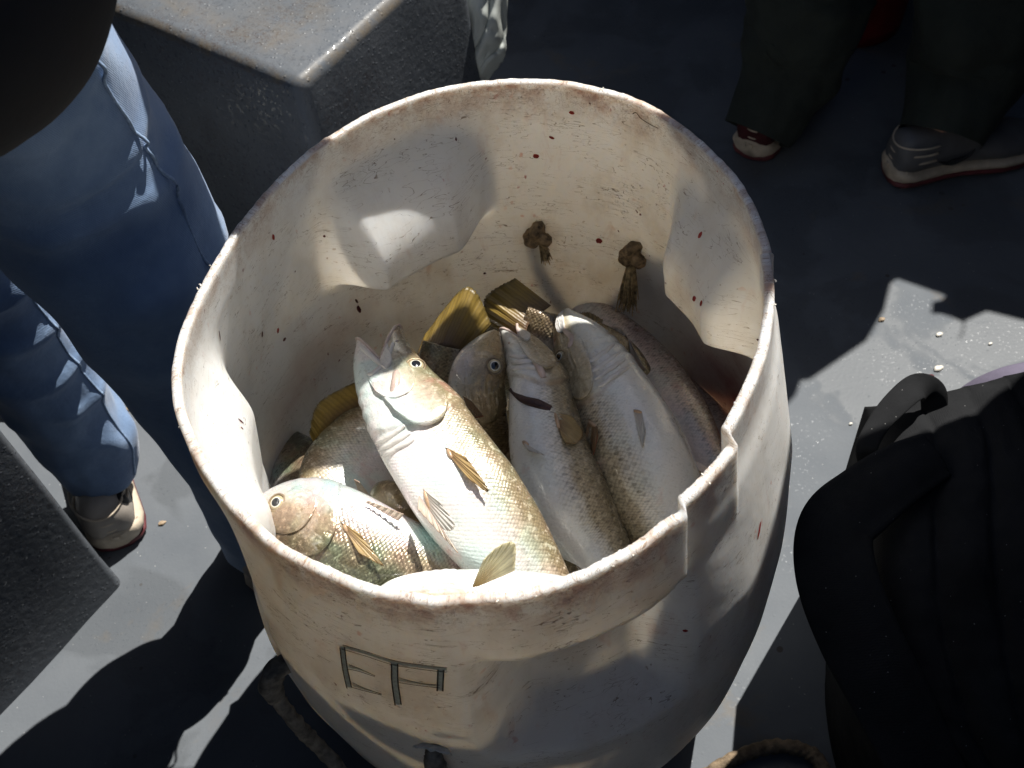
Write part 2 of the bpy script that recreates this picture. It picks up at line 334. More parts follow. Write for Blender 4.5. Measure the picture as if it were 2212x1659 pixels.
# ---------------------------------------------------------------- mesh helpers
class MB:
    def __init__(s): s.v = []; s.f = []; s.uv = []; s.x = {}
    def add(s, co): s.v.append(tuple(co)); return len(s.v)-1
    def grid(s, rows, uvs=None, closed=False, extra=None):
        """rows: list of equally long point lists; closed joins last column to first"""
        base = len(s.v); nr, nc = len(rows), len(rows[0])
        for r in rows: s.v += [tuple(p) for p in r]
        for i in range(nr-1):
            for j in range(nc if closed else nc-1):
                a = base+i*nc+j; b_ = base+i*nc+(j+1) % nc
                s.f.append((a, b_, b_+nc, a+nc))
                if uvs:
                    j2 = j+1
                    s.uv += [uvs(i, j), uvs(i, j2), uvs(i+1, j2), uvs(i+1, j)]
                else: s.uv += [(0, 0)]*4
                for k_, fn in (extra or {}).items():
                    s.x.setdefault(k_, []).extend([fn(i, j), fn(i, j+1), fn(i+1, j+1), fn(i+1, j)])
        return base
    def cap(s, idx, flip=False):
        c = Vector((0, 0, 0))
        for i in idx: c += Vector(s.v[i])
        ci = s.add(c/len(idx)); n = len(idx)
        for i in range(n):
            f = (idx[i], idx[(i+1) % n], ci); s.f.append(f[::-1] if flip else f)
            s.uv += [(0, 0)]*3
            for k_ in s.x: s.x[k_].extend([(0, 0)]*3)
    def build(s, name, mat, parent=None, smooth=True):
        me = bpy.data.meshes.new(name); me.from_pydata(s.v, [], s.f); me.update()
        lay = me.uv_layers.new(name='UVMap')
        if len(s.uv) == len(me.loops):
            for i, c in enumerate(s.uv): lay.data[i].uv = c
        for k_, l in s.x.items():
            ly = me.uv_layers.new(name=k_)
            for i, c in enumerate(l): ly.data[i].uv = c
        if mat: me.materials.append(mat)
        if smooth: me.polygons.foreach_set('use_smooth', [True]*len(me.polygons))
        o = bpy.data.objects.new(name, me); C.objects.link(o)
        if parent:
            o.parent = parent; o.matrix_parent_inverse = parent.matrix_world.inverted()
        return o
def empty(name, loc, label, cat, group=None):
    o = bpy.data.objects.new(name, None); C.objects.link(o); o.empty_display_size = .05
    o.location = loc; o.matrix_world = Matrix.Translation(Vector(loc))
    o['label'] = label; o['category'] = cat
    if group: o['group'] = group
    return o
def tag(o, label, cat, group=None, kind=None):
    if label: o['label'] = label
    if cat: o['category'] = cat
    if group: o['group'] = group
    if kind: o['kind'] = kind
    return o
def solid(o, t, offset=-1, bevel=0):
    md = o.modifiers.new('solid', 'SOLIDIFY'); md.thickness = t; md.offset = offset
    if bevel:
        b = o.modifiers.new('bev', 'BEVEL'); b.width = bevel; b.segments = 2
    return o
def subd(o, n=1):
    md = o.modifiers.new('sub', 'SUBSURF'); md.levels = n; md.render_levels = n; return o
def catmull(pts, n):
    """pts: tuples of any length; resample with n points evenly in parameter"""
    P = [pts[0]]+list(pts)+[pts[-1]]; out = []; m = len(pts)-1
    for i in range(n):
        t = i/(n-1)*m; k = min(int(t), m-1); t -= k
        a, b, c, d = P[k], P[k+1], P[k+2], P[k+3]
        out.append(tuple(.5*((2*b[j])+(-a[j]+c[j])*t+(2*a[j]-5*b[j]+4*c[j]-d[j])*t*t+(-a[j]+3*b[j]-3*c[j]+d[j])*t**3) for j in range(len(b))))
    return out
def tube(mb, pts, seg=12, n=40, ref=Vector((0, 0, 1)), flat=1., caps=True, fn=None):
    """pts: (x,y,z,r); fn(i/n, ang, p)->radius factor"""
    q = catmull(pts, n); rows = []; L = 0; Ls = []
    for i, p in enumerate(q):
        c = Vector(p[:3]); a = Vector(q[max(0, i-1)][:3]); b = Vector(q[min(n-1, i+1)][:3])
        t = (b-a).normalized(); s = ref-t*ref.dot(t)
        s = s.normalized() if s.length > 1e-4 else t.orthogonal().normalized()
        d = t.cross(s); row = []
        for j in range(seg):
            an = 2*pi*j/seg; r = p[3]*(fn(i/(n-1), an, c) if fn else 1)
            row.append(c+s*(r*cos(an)*flat)+d*(r*sin(an)))
        rows.append(row)
        if i: L += (c-Vector(q[i-1][:3])).length
        Ls.append(L)
    rr = max(p[3] for p in pts)
    base = mb.grid(rows, lambda i, j: (j/seg*2*pi*rr, Ls[i]), True)
    if caps:
        mb.cap([base+j for j in range(seg)], True); mb.cap([base+(n-1)*seg+j for j in range(seg)])
    return rows
def rbox(mb, c, sx, sy, sz, rz=0, r=.01):
    """rounded box by superellipsoid-like bevel: simple 8-corner box with chamfered top rim"""
    R = Matrix.Rotation(rz, 3, 'Z'); c = Vector(c); rows = []
    n = 6
    def loop(ix, z):
        out = []
        for sxn, syn, a0 in ((1, 1, 0), (-1, 1, pi/2), (-1, -1, pi), (1, -1, 1.5*pi)):
            for k in range(n+1):
                a = a0+pi/2*k/n
                out.append(c+R @ Vector((sxn*(sx/2-r)+(r-ix)*cos(a), syn*(sy/2-r)+(r-ix)*sin(a), z)))
        return out
    for k in range(5): a = pi/2*k/4; rows.append(loop(r*(1-sin(a)) if r else 0, -sz/2+r*(1-cos(a))))
    for k in range(5): a = pi/2*k/4; rows.append(loop(r*(1-cos(a)), sz/2-r*(1-sin(a))))
    b = mb.grid(rows, None, True); m = len(rows[0])
    mb.cap([b+j for j in range(m)], True); mb.cap([b+(len(rows)-1)*m+j for j in range(m)])

# ---------------------------------------------------------------- deck
mb = MB(); n = 60
mb.grid([[(-6+12*i/n, -6+12*j/n, 0) for i in range(n+1)] for j in range(n+1)], lambda i, j: (j*.2, i*.2))
deck = mb.build('deck', M['deck'], smooth=False); tag(deck, None, None, kind='structure')

# ---------------------------------------------------------------- added sheet out of view overhead: its cut gap shapes sun and shadow
def shade_sheet():
    H = 1.47; k = Vector((cos(AZ), sin(AZ)))/math.tan(EL)
    up = lambda x, y, z=0.: Vector((x, y))+k*(H-z)
    gap = [(-1.0, -2.3), (-.88, -.78), (-.92, .2), (-.98, 1.5), (-.05, 1.6), (-.02, 1.22), (.10, 1.14), (.10, 1.07), (.03, 1.05), (.02, .85), (-.08, .68), (-.13, .50), (-.02, .345), (.20, .30), (.36, .275), (.44, .345), (.455, .372), (.47, .372),
           (.576, .434), (.62, .49), (.648, .545), (.662, .555), (.725, .507), (.716, .497), (.700, .495), (.691, .473), (.705, .470), (.718, .462), (.734, .447), (.722, .425), (.712, .412), (.722, .420), (.738, .450), (.777, .464), (.845, .425), (1.0, .36), (1.0, -.10), (.45, -.10), (.30, -.22), (.07, -.275), (-.02, -.50), (-.02, -.85), (.25, -1.0), (.25, -2.3)]
    # blocker shapes added inside the gap to shade the barrel's middle and right side
    st1 = [(-.285, -.185), (-.20, -.30), (-.13, -.40), (-.085, -.45), (-.022, -.33), (-.020, -.19), (-.07, -.14), (-.14, -.125), (-.23, -.10), (-.30, -.125), (-.62, -.10), (-.72, -.16), (-.52, -.232), (-.40, -.238), (-.315, -.232)]
    st2 = [(.012, .09), (-.005, .0), (.03, -.06), (.055, -.11), (.08, -.20), (.115, -.20), (.12, -.05), (.10, .06), (.06, .12)]
    outer = [(-4, -3.5), (4.5, -3.5), (4.5, 4.5), (-4, 4.5)]
    obs = []
    def piece(polys, keep):
        vs, es = [], []
        for pl in polys:
            b = len(vs); vs += pl; es += [(b+i, b+(i+1) % len(pl)) for i in range(len(pl))]
        r = delaunay_2d_cdt(vs, es, [], 0, 1e-5); V, Fc = r[0], r[2]
        mb = MB()
        for v in V: mb.add((v.x, v.y, H+.02*nz(v.x*1.3, v.y*1.3)))
        for f in Fc:
            c = sum((Vector(V[i]) for i in f), Vector((0, 0)))/len(f)
            if keep(c): mb.f.append(tuple(f)); mb.uv += [(0, 0)]*len(f)
        return mb
    def inside(p, poly):
        r = False; j = len(poly)-1
        for i in range(len(poly)):
            a, b = poly[i], poly[j]
            if (a.y > p.y) != (b.y > p.y) and p.x < (b.x-a.x)*(p.y-a.y)/(b.y-a.y)+a.x: r = not r
            j = i
        return r
    G = [up(*q) for q in gap]; O = [Vector(q) for q in outer]
    S1 = [up(*q) for q in st1]; S2 = [up(*q) for q in st2]
    mb = piece([O, G, S1, S2], lambda c: (not inside(c, G)) or inside(c, S1) or inside(c, S2))
    o = mb.build('added_shade_sheet', M['blocker'], smooth=False); solid(o, .004)
    sk = MB(); E_ = [(-4, -3.5), (4.5, -3.5), (4.5, 4.5), (-4, 4.5), (-4, -3.5)]  # unseen walls added round the sheet to keep out sky light
    for (x0, y0), (x1, y1) in zip(E_, E_[1:]):
        sk.grid([[(lerp(x0, x1, j/40)+.02*sin(j*1.9), lerp(y0, y1, j/40)+.02*cos(j*2.3), H-(H-.01)*i/6) for j in range(41)] for i in range(7)])
    q_ = sk.build('added_sky_blocker', M['blocker'], o); solid(q_, .003)
    tag(o, 'added grey sheet out of view above the deck, cut to shape sun and shadow', 'shade_sheet')
shade_sheet()

# ---------------------------------------------------------------- grey moulded lockers
def locker(corner, d1, l1, d2, l2, h, label, r=.018, ed=1., flare=1.):
    """corner on the deck, two horizontal directions in degrees, lengths, height; rounded top and upright edges"""
    a = Vector((cos(radians(d1)), sin(radians(d1)), 0)); b = Vector((cos(radians(d2)), sin(radians(d2)), 0)); c = Vector((*corner, 0))
    root = empty('deck_locker', c+a*l1/2+b*l2/2, label, 'locker', 'grey moulded deck lockers')
    def loop(ins, z):
        pts = []; rr = r-ins+.001; n = 6
        cs = [(r, r), (l1-r, r), (l1-r, l2-r), (r, l2-r)]
        ang = [(pi, 1.5*pi), (1.5*pi, 2*pi), (0, pi/2), (pi/2, pi)]
        for (u, v), (a0, a1) in zip(cs, ang):
            for k in range(n+1):
                t = a0+(a1-a0)*k/n; pts.append(c+a*(u+rr*cos(t))+b*(v+rr*sin(t))+Vector((0, 0, z)))
        # subdivide the long sides so that the edge can wobble
        out = []
        for i, p in enumerate(pts):
            q = pts[(i+1) % len(pts)]; m = 24 if (q-p).length > .1 else 1
            for k in range(m):
                w_ = p.lerp(q, k/m); out.append(w_+Vector((nz(w_.x*9, w_.y*9, z*5), nz(w_.x*9, w_.y*9, 7+z*5), 0))*.0025)
        return out
    mb = MB(); rows = []; zs = []
    for k in range(9): zz = (h-r)*k/8; rows.append(loop(flare*(-.016*(1-k/8) if k else -.03), zz)); zs.append(0)
    for k in range(1, 9):
        t = pi/2*k/8; rows.append(loop(r*(1-cos(t)), h-r+r*sin(t))); zs.append(sin(pi*min(1, k/8+.1))*.55)
    for k in range(1, 6):
        ins = min(l1, l2)/2*.9*k/5
        cc = sum(rows[-1], Vector())/len(rows[-1]) if k == 1 else cc
        rows.append([p.lerp(cc, .16 if k == 1 else .3) for p in rows[-1]]); zs.append(.25 if k == 1 else 0)
    nn = len(rows[0])
    base = mb.grid(rows, lambda i, j: (j*.02, i*.02), True, {'edge': lambda i, j: (zs[i]*ed, 0)})
    mb.cap([base+(len(rows)-1)*nn+j for j in range(nn)])
    return mb.build('moulded_shell', M['box'], root)
locker((-.222, .648), 52, .40, 140, 1.05, .45, 'large grey locker behind the barrel with a wet sunlit top and a rusty corner')
locker((-.574, .169), 142, .40, 231, 1.3, .56, 'dark shaded grey locker at the lower left edge, nearest the sneaker heel', r=.008, ed=.1, flare=.15)

# ---------------------------------------------------------------- barrel
ZR = .70
_ra = [-178, -170, -163, -155, -143, -133, -126, -118, -110, -101, -94, -83, -71, -62, -50, -35, -20, -8, 0, 12, 23, 29, 38, 49, 58, 67, 77, 86, 96, 106, 116, 126, 138, 149, 159, 168, 175, 182]
_rr = [.250, .256, .260, .262, .266, .271, .276, .278, .282, .284, .279, .272, .266, .257, .250, .243, .241, .242, .244, .251, .260, .263, .269, .278, .282, .283, .281, .278, .274, .267, .260, .252, .241, .237, .237, .240, .245, .250]
def rim_r(td):
    td = (td+178) % 360-178
    return interp(td, _ra, _rr)
def rim_h(td):
    td = (td+180) % 360-180
    h = ZR+.002*nz(td*.09, 3)+.0012*nz(td*.5, 9)
    h += .005*sm(-62, -60.8, td)*(1-sm(-2, 1, td)) + .007*sm(-47.5, -46.2, td)*(1-sm(-1, 1, td)) - .006*sm(-2, 1, td)*(1-sm(20, 60, td))
    return h
PROF_Z = [0, .03, .06, .12, .2, .3, .4, .5, .6, .66, .72]
PROF_O = [-.075, -.045, -.028, -.006, .012, .022, .026, .024, .012, .004, 0]
PROF_W = [0, 0, 0, 0, .05, .1, .2, .4, .7, .9, 1]
def pocket(td, z):
    """inward depth of the four moulded hand-holds"""
    s = 0
    for c, wd, dep, z0, z1, z2, z3 in ((107, 21, .066, .503, .528, .548, .668), (25, 17, .054, .480, .525, .56, .670), (-79, 19, .040, .40, .47, .60, .615), (195, 24, .040, .34, .46, .575, .675)):
        d = abs((td-c+180) % 360-180)
        a = 1-sm(wd*.52, wd*1.12, d)
        if a <= 0: continue
        zt = z+.0005*(td-c)*(1 if c == 107 else 0)
        s = max(s, dep*a*sm(z0, z1, zt)*(1-sm(z2, z3, zt)))
    return s
def wall_r(td, z):
    wt = interp(z, PROF_Z, PROF_W)
    r = .262*(1-wt)+wt*rim_r(td)+interp(z, PROF_Z, PROF_O)
    t2 = (td+180) % 360-180
    # sawn and folded band round the front: an outer layer that ends at two steps on the right
    band = 0
    if z > .56:
        band = .0065*(1-sm(-61.5, -60.9, t2))*sm(-99, -88, t2)*sm(.598, .604, z-.0012*(t2+75)-.006*nz(t2*.22, 5)-.003*nz(t2*.7, 8)) if t2 < -55 else 0
        if -70 < t2 < 5: band += .0045*(1-sm(-46.8, -46.2, t2))*sm(-66, -61, t2)*sm(.60, .66, z)
        if -50 < t2 < 5: band += -.004*sm(-47, -46, t2)*(1-sm(-1.5, -.5, t2))*sm(.64, .68, z)
    r += band - pocket(td, z)
    r += .0016*nz(td*.035, z*5)+.0008*nz(td*.12, z*14, 4)
    return r
def barrel():
    root = empty('barrel', (0, 0, 0), 'white plastic barrel sawn open at the top, full of fish, in the middle', 'barrel')
    TH = .0085; NT = 900
    angs = [360*i/NT-180 for i in range(NT)]
    # finer columns at the steps come free from the 0.4 degree spacing
    def zlist(inner):
        out = []
        for i in range(150): out.append(.004+(i/149)*(1.0-.004))
        return out
    fr = [i/149 for i in range(150)]
    rows = []; info = []
    def P(td, z, dr): r = wall_r(td, z)-dr; a = radians(td); return (r*cos(a), r*sin(a), z)
    zb = .012
    for f in fr:
        row = []
        for td in angs: hh = rim_h(td)-.0015; row.append(P(td, lerp(zb, hh, f), 0))
        rows.append(row); info.append((0, f))
    for k in range(1, 6):
        t = pi*k/6; row = []
        for td in angs:
            jag = .0009*nz(td*2.1, k)+.0012*max(0, nz(td*1.1, 30+k)-.25)*4
            row.append(P(td, rim_h(td)-.0015+.0026*sin(t)+jag*.6, TH/2*(1-cos(t))+jag*.4))
        rows.append(row); info.append((1, 1))
    for f in reversed(fr):
        row = []
        for td in angs: hh = rim_h(td)-.0015; row.append(P(td, lerp(zb+.01, hh, f), TH))
        rows.append(row); info.append((2, f))
    mb = MB(); nc = NT
    Z = [r_[0][2] for r_ in rows]
    def uvf(i, j): return (radians(360*j/NT-180)*.27+(0 if info[i][0] < 2 else 7.3), rows[i][j % NT][2])
    def rimf(i, j):
        s, f = info[i]; d = (1-f)*.69
        return (min(1, d/.05), 0)
    def bloodf(i, j):
        if info[i][0] < 2: return (0, 0)
        td = 360*j/NT-180; z = rows[i][j % NT][2]
        a = exp(-((td-17)/17)**2)*(1-sm(.38, .50, z))*.95
        b = exp(-((td-150)/22)**2)*exp(-((z-.40-.0012*(150-td))/.035)**2)*.30
        return (min(1, a+b), 0)
    base = mb.grid(rows, uvf, True, {'rim': rimf, 'blood': bloodf})
    mb.cap([base+j for j in range(NT)], True); mb.cap([base+(len(rows)-1)*NT+j for j in range(NT)])
    mb.build('wall', M['barrel'], root)
    return root
BARREL = barrel()
def surf(td, z, off): r = wall_r(td, z)+off; a = radians(td); return Vector((r*cos(a), r*sin(a), z))
def hit(px, py, far, off=0.):
    """where the view ray through a point meets the barrel's near outside or far inside wall"""
    d = ray(px, py); last = None
    for i in range(1, 2400):
        t = .5+i*.0006; P = CAM+d*t; r = sqrt(P.x*P.x+P.y*P.y); td = math.degrees(atan2(P.y, P.x))
        if P.z > .74: last = None; continue
        g = r-(wall_r(td, min(.74, max(0, P.z)))-(.0085 if far else 0))
        if last is not None and ((not far and last > 0 >= g) or (far and last < 0 <= g)):
            P = CAM+d*(t-.0006*abs(g)/(abs(g)+abs(last)+1e-9)); return math.degrees(atan2(P.y, P.x)), P.z
        last = g
    return td, max(0, P.z)
def strip(mb, pts, wd, off, n=None):
    """ribbon lying on the outside (off>0) or inside wall; pts are (angle, height)"""
    q = catmull([(a, z, w_) for (a, z), w_ in zip(pts, wd)], n or 12*(len(pts)-1)+1)
    L, R = [], []
    for i in range(len(q)):
        a = q[max(0, i-1)]; b = q[min(len(q)-1, i+1)]
        dx = radians(b[0]-a[0])*.27; dz = b[1]-a[1]; l = sqrt(dx*dx+dz*dz) or 1
        nx, nzz = -dz/l, dx/l; h = q[i][2]/2*(1+.25*nz(i*.9, q[i][0]))
        L.append(surf(q[i][0]+math.degrees(nx*h/.27), q[i][1]+nzz*h, off)); R.append(surf(q[i][0]-math.degrees(nx*h/.27), q[i][1]-nzz*h, off))
    mb.grid([L, R], lambda i, j: (i, j))
# the letters E P carved into the front: double dark lines with a paler scraped stroke between
def zq(x, y): return hit((700+x/1.843)/1.1573, (1450+y/1.843)/1.1573, False)
def lettering():
    fill = MB(); dark = MB()
    strokes = [([(290, 305), (302, 400), (322, 492)], 22), ([(290, 303), (400, 335), (540, 378), (650, 395), (770, 408)], 20),
               ([(318, 395), (370, 410), (440, 437)], (20, 12, 4)), ([(335, 478), (385, 497), (470, 521)], (22, 12, 4)),
               ([(530, 380), (532, 470), (546, 570)], 28), ([(548, 455), (640, 474), (735, 484)], (22, 12, 12)), ([(742, 408), (740, 460), (738, 506)], 26)]
    for pts, wpx in strokes:
        ws = wpx if isinstance(wpx, tuple) else [wpx]*len(pts)
        q = [zq(*p) for p in pts]; sc = 1/1.843/1.1573/2400*1.0
        strip(fill, q, [w_*sc*1.0 for w_ in ws], .0007)
        for s in (-1, 1):
            pp = []
            for i, (p, w_) in enumerate(zip(pts, ws)):
                a = pts[max(0, i-1)]; b = pts[min(len(pts)-1, i+1)]; dx, dy = b[0]-a[0], b[1]-a[1]; l = sqrt(dx*dx+dy*dy)
                pp.append(zq(p[0]-dy/l*w_/2*s, p[1]+dx/l*w_/2*s))
            strip(dark, pp, [.0011]*len(pp), .0011)
    fill.build('letter_stroke', M['carve_fill'], BARREL); d = dark.build('carved_lettering', M['carve'], BARREL)
    d['label'] = 'letters E P carved with joined double lines'
lettering()
def spots():
    a, b = MB(), MB()
    def blob(which, px, py, r, el=1., rot=0., far=True):
        mb = MB()
        td, z = hit(px, py, far); n = 14; ring = []; off = -.0089 if far else .0003
        for k in range(n):
            t = 2*pi*k/n; rr = r*(1+.25*nz(k*1.7, px)); x = rr*cos(t); y = rr*el*sin(t)
            x, y = x*cos(rot)-y*sin(rot), x*sin(rot)+y*cos(rot)
            ring.append(mb.add(surf(td+math.degrees(x/.27), z+y, off)))
        c = mb.add(surf(td, z, off-(.0005 if far else -.0005)))
        for k in range(n): mb.f.append((ring[k], ring[(k+1) % n], c)); mb.uv += [(0, 0)]*3
        mb.build('blood_spot' if which is a else 'dried_blood_spot', M['blood' if which is a else 'blood_dark'], BARREL)
    for q in ((1158, 337, .0032, 1.0), (1294, 520, .0034, 1.3, .6), (1235, 243, .0028, .8), (1192, 297, .0030, .6, .5), (1513, 507, .0022, 1.4), (1515, 655, .0026, 1.2), (1500, 645, .003, 1.6, .7), (1655, 655, .003, 1.5), (590, 512, .0022, 2.2, -.2), (600, 714, .002, 2.2)):
        blob(a, *q)
    for q in ((775, 668, .0022, 3.2, -.15), (770, 650, .0013, 3.4, -.2), (474, 725, .0011, 6.5, .05), (566, 722, .0016, 2.6, .1), (614, 733, .0028, .8, .5), (1047, 590, .0017, 1.), (520, 910, .0012, 3.5), (1640, 735, .0018, 1.2), (522, 925, .001, 2.0), (700, 510, .0012, 1.5), (985, 300, .001, 2.), (852, 300, .0008, 1.), (637, 586, .0011, 1.)):
        blob(b, *q)
    blob(a, 1640, 1145, .002, 4.5, -.5, False); blob(a, 1480, 1362, .0018, 1.2, 0, False)
    hair = MB(); q = [hit(x, y, True) for x, y in ((1367, 245), (1375, 243), (1385, 255), (1405, 268), (1422, 276))]
    strip(hair, q, [.0009]*5, -.0091); hair.build('stray_thread', M['carve'], BARREL)
spots()
def shavings():
    """curls of plastic and grit left along the saw cut"""
    mb = MB()
    for i in range(70):
        td = random.uniform(-180, 180) if i > 26 else random.gauss(166, 5)
        if i > 55: td = random.gauss(-75, 12)
        z = rim_h(td)-random.uniform(-.001, .004); c = surf(td, z, random.choice((-.0065, -.003, .0)))
        d = Vector([random.gauss(0, 1) for _ in range(3)]).normalized()*random.uniform(.0008, .0026)
        e = c+d*.5+Vector([random.gauss(0, .0007) for _ in range(3)])
        tube(mb, [(*(c-d*.3), .0005), (*e, .0008), (*(c+d), .0003)], 5, 6)
    mb.build('plastic_shavings', M['shard'], BARREL)['kind'] = 'stuff'
shavings()

# ---------------------------------------------------------------- rope handles
def knot(c, nrm, sc, root, mb):
    """overhand knot: a doubled rope turned round itself"""
    u = nrm.cross(Vector((0, 0, 1))).normalized(); v = nrm.cross(u)
    pts = []
    for i in range(26):
        t = 2*pi*i/25*1.0; x = sin(t)+1.1*sin(2*t); y = cos(t)-1.1*cos(2*t); zz = -sin(3*t)
        pts.append((*(c+u*(x*.36*sc)+v*(y*.40*sc)+nrm*((zz*.30+.55)*sc)), sc*.44))
    tube(mb, pts, 10, 90, caps=False, fn=lambda f, a, p: 1+.10*sin(a*3+f*75)+.05*nz(p.x*200, p.y*200, p.z*200))
def frayed(mb, c, d, n, ln, sp, r=.0007):
    d = d.normalized(); s = d.orthogonal().normalized(); q = d.cross(s)
    for i in range(n):
        a = random.uniform(0, 2*pi); rr = random.random()**.5; L = ln*random.uniform(.65, 1.)
        o0 = (s*cos(a)+q*sin(a))*rr*sp*.35; o1 = (s*cos(a)+q*sin(a))*rr*sp+Vector([random.gauss(0, .0012) for _ in range(3)])
        p0 = c+o0; p2 = c+o1+d*L; p1 = p0.lerp(p2, .5)+Vector([random.gauss(0, .0008) for _ in range(3)])
        tube(mb, [(*p0, r*1.5), (*p1, r*1.5), (*p2, r*.6)], 5, 7)
KN = [hit(1163, 497, True), hit(1374, 540, True)]
def back_rope():
    root = empty('rope_loop', surf(64, .45, .02), 'brown frayed rope handle knotted through the back wall inside the barrel', 'rope handle', 'rope handles of the barrel')
    for i, (td, z) in enumerate(KN):
        c = surf(td, z, -.0085); n = -Vector((cos(radians(td)), sin(radians(td)), 0)); mb = MB()
        knot(c+n*.001, n, .0150, root, mb); mb.build('knot', M['rope'], root)
        mb = MB()
        if i == 0: frayed(mb, c+n*.010+Vector((.004, 0, -.012)), Vector((.25, 0, -1))+n*.25, 46, .026, .007)
        else: frayed(mb, c+n*.011+Vector((0, 0, -.010)), Vector((.02, 0, -1))+n*.22, 80, .072, .010)
        mb.build('frayed_end', M['fibre'], root)
    mb = MB(); (a, za), (b, zb) = KN
    pts = [(*surf(a, za, -.004), .006), (*surf(a, za, .014), .006), (*surf(a-3, za-.05, .022), .006), (*surf((a+b)/2, za-.10, .03), .006), (*surf(b+3, zb-.05, .022), .006), (*surf(b, zb, .014), .006), (*surf(b, zb, -.004), .006)]
    tube(mb, pts, 10, 60, fn=lambda f, a_, p: 1+.12*sin(a_*3+f*160)); mb.build('rope', M['rope'], root)
back_rope()
def front_rope():
    h2 = hit(940, 1612, False)
    z1 = .395; t1 = -137.0
    for k in range(60):
        P = surf(t1, z1, .004)
        q = P-CAM; px = WD/2+F*q.dot(RT)/q.dot(fwd); py = HD/2-F*q.dot(UP)/q.dot(fwd)
        z1 += (py-1445)*.00022; t1 += max(-1.5, min(1.5, (610-px)*.02))
    root = empty('rope_loop', surf((t1+h2[0])/2, .3, .03), 'grey brown rope handle hanging outside the near wall, below the carved letters', 'rope handle', 'rope handles of the barrel')
    fn = lambda f, a_, p: 1+.12*sin(a_*3+f*150)+.15*nz(p.x*120, p.y*120, p.z*120)
    P0 = surf(t1, z1, -.004); o = Vector((cos(radians(t1)), sin(radians(t1)), 0))
    A = P0+o*.028; mb = MB()
    tube(mb, [(*P0, .0085), (*(P0+o*.016+Vector((0, 0, .004))), .011), (*(A+Vector((0, 0, -.008))), .0115), (*(A+Vector((.0, -.004, -.032))), .0095)], 12, 26, fn=fn)
    mb.build('knot', M['rope_grey'], root)
    P3 = surf(h2[0], h2[1], -.004); o3 = Vector((cos(radians(h2[0])), sin(radians(h2[0])), 0))
    mb = MB()
    s = A+Vector((.0, -.004, -.028)); B = P3+o3*.014
    mid = surf((t1+h2[0])/2+6, .17, .05)
    tube(mb, [(*s, .0070), (*(s+Vector((.012, -.012, -.06))), .0078), (*(s+Vector((.03, -.025, -.12))), .0078), (*mid, .0075), (*surf(h2[0]-4, .24, .03), .0075), (*(B+Vector((0, 0, -.045))), .0075), (*(B+Vector((0, 0, -.008))), .0082), (*P3, .0082)], 12, 110, fn=fn)
    mb.build('rope', M['rope_grey'], root)
    # torn plastic lip over the lower hole
    mb = MB(); rows = []
    for i in range(5):
        row = []
        for j in range(15):
            t = pi*(j/14); q = surf(h2[0]+math.degrees(cos(t)*.0115*(1+.1*i)/.27), h2[1]+sin(t)*.006+.002+i*.0012, .0008+.0016*i*(1+.4*nz(j*.8, i)))
            row.append(q)
        rows.append(row)
    mb.grid(rows); o_ = mb.build('torn_hole_lip', M['shard'], BARREL); solid(o_, .001)
front_rope()
def deck_rope():
    mb = MB()
    pts = [(pix(1500, 1690, .012), .0085), (pix(1585, 1640, .011), .0088), (pix(1660, 1614, .011), .0088), (pix(1720, 1616, .011), .0088), (pix(1765, 1640, .011), .0088), (pix(1790, 1700, .012), .0085), (pix(1780, 1780, .012), .0085)]
    tube(mb, [(*p, r) for p, r in pts], 12, 90, fn=lambda f, a, p: 1+.12*sin(a*3+f*110)+.18*nz(p.x*90, p.y*90, p.z*90))
    o = mb.build('rope', M['rope_tan'], None); tag(o, 'thick tan rope lying in a loop on the sunny deck right of the barrel foot', 'rope')
deck_rope()

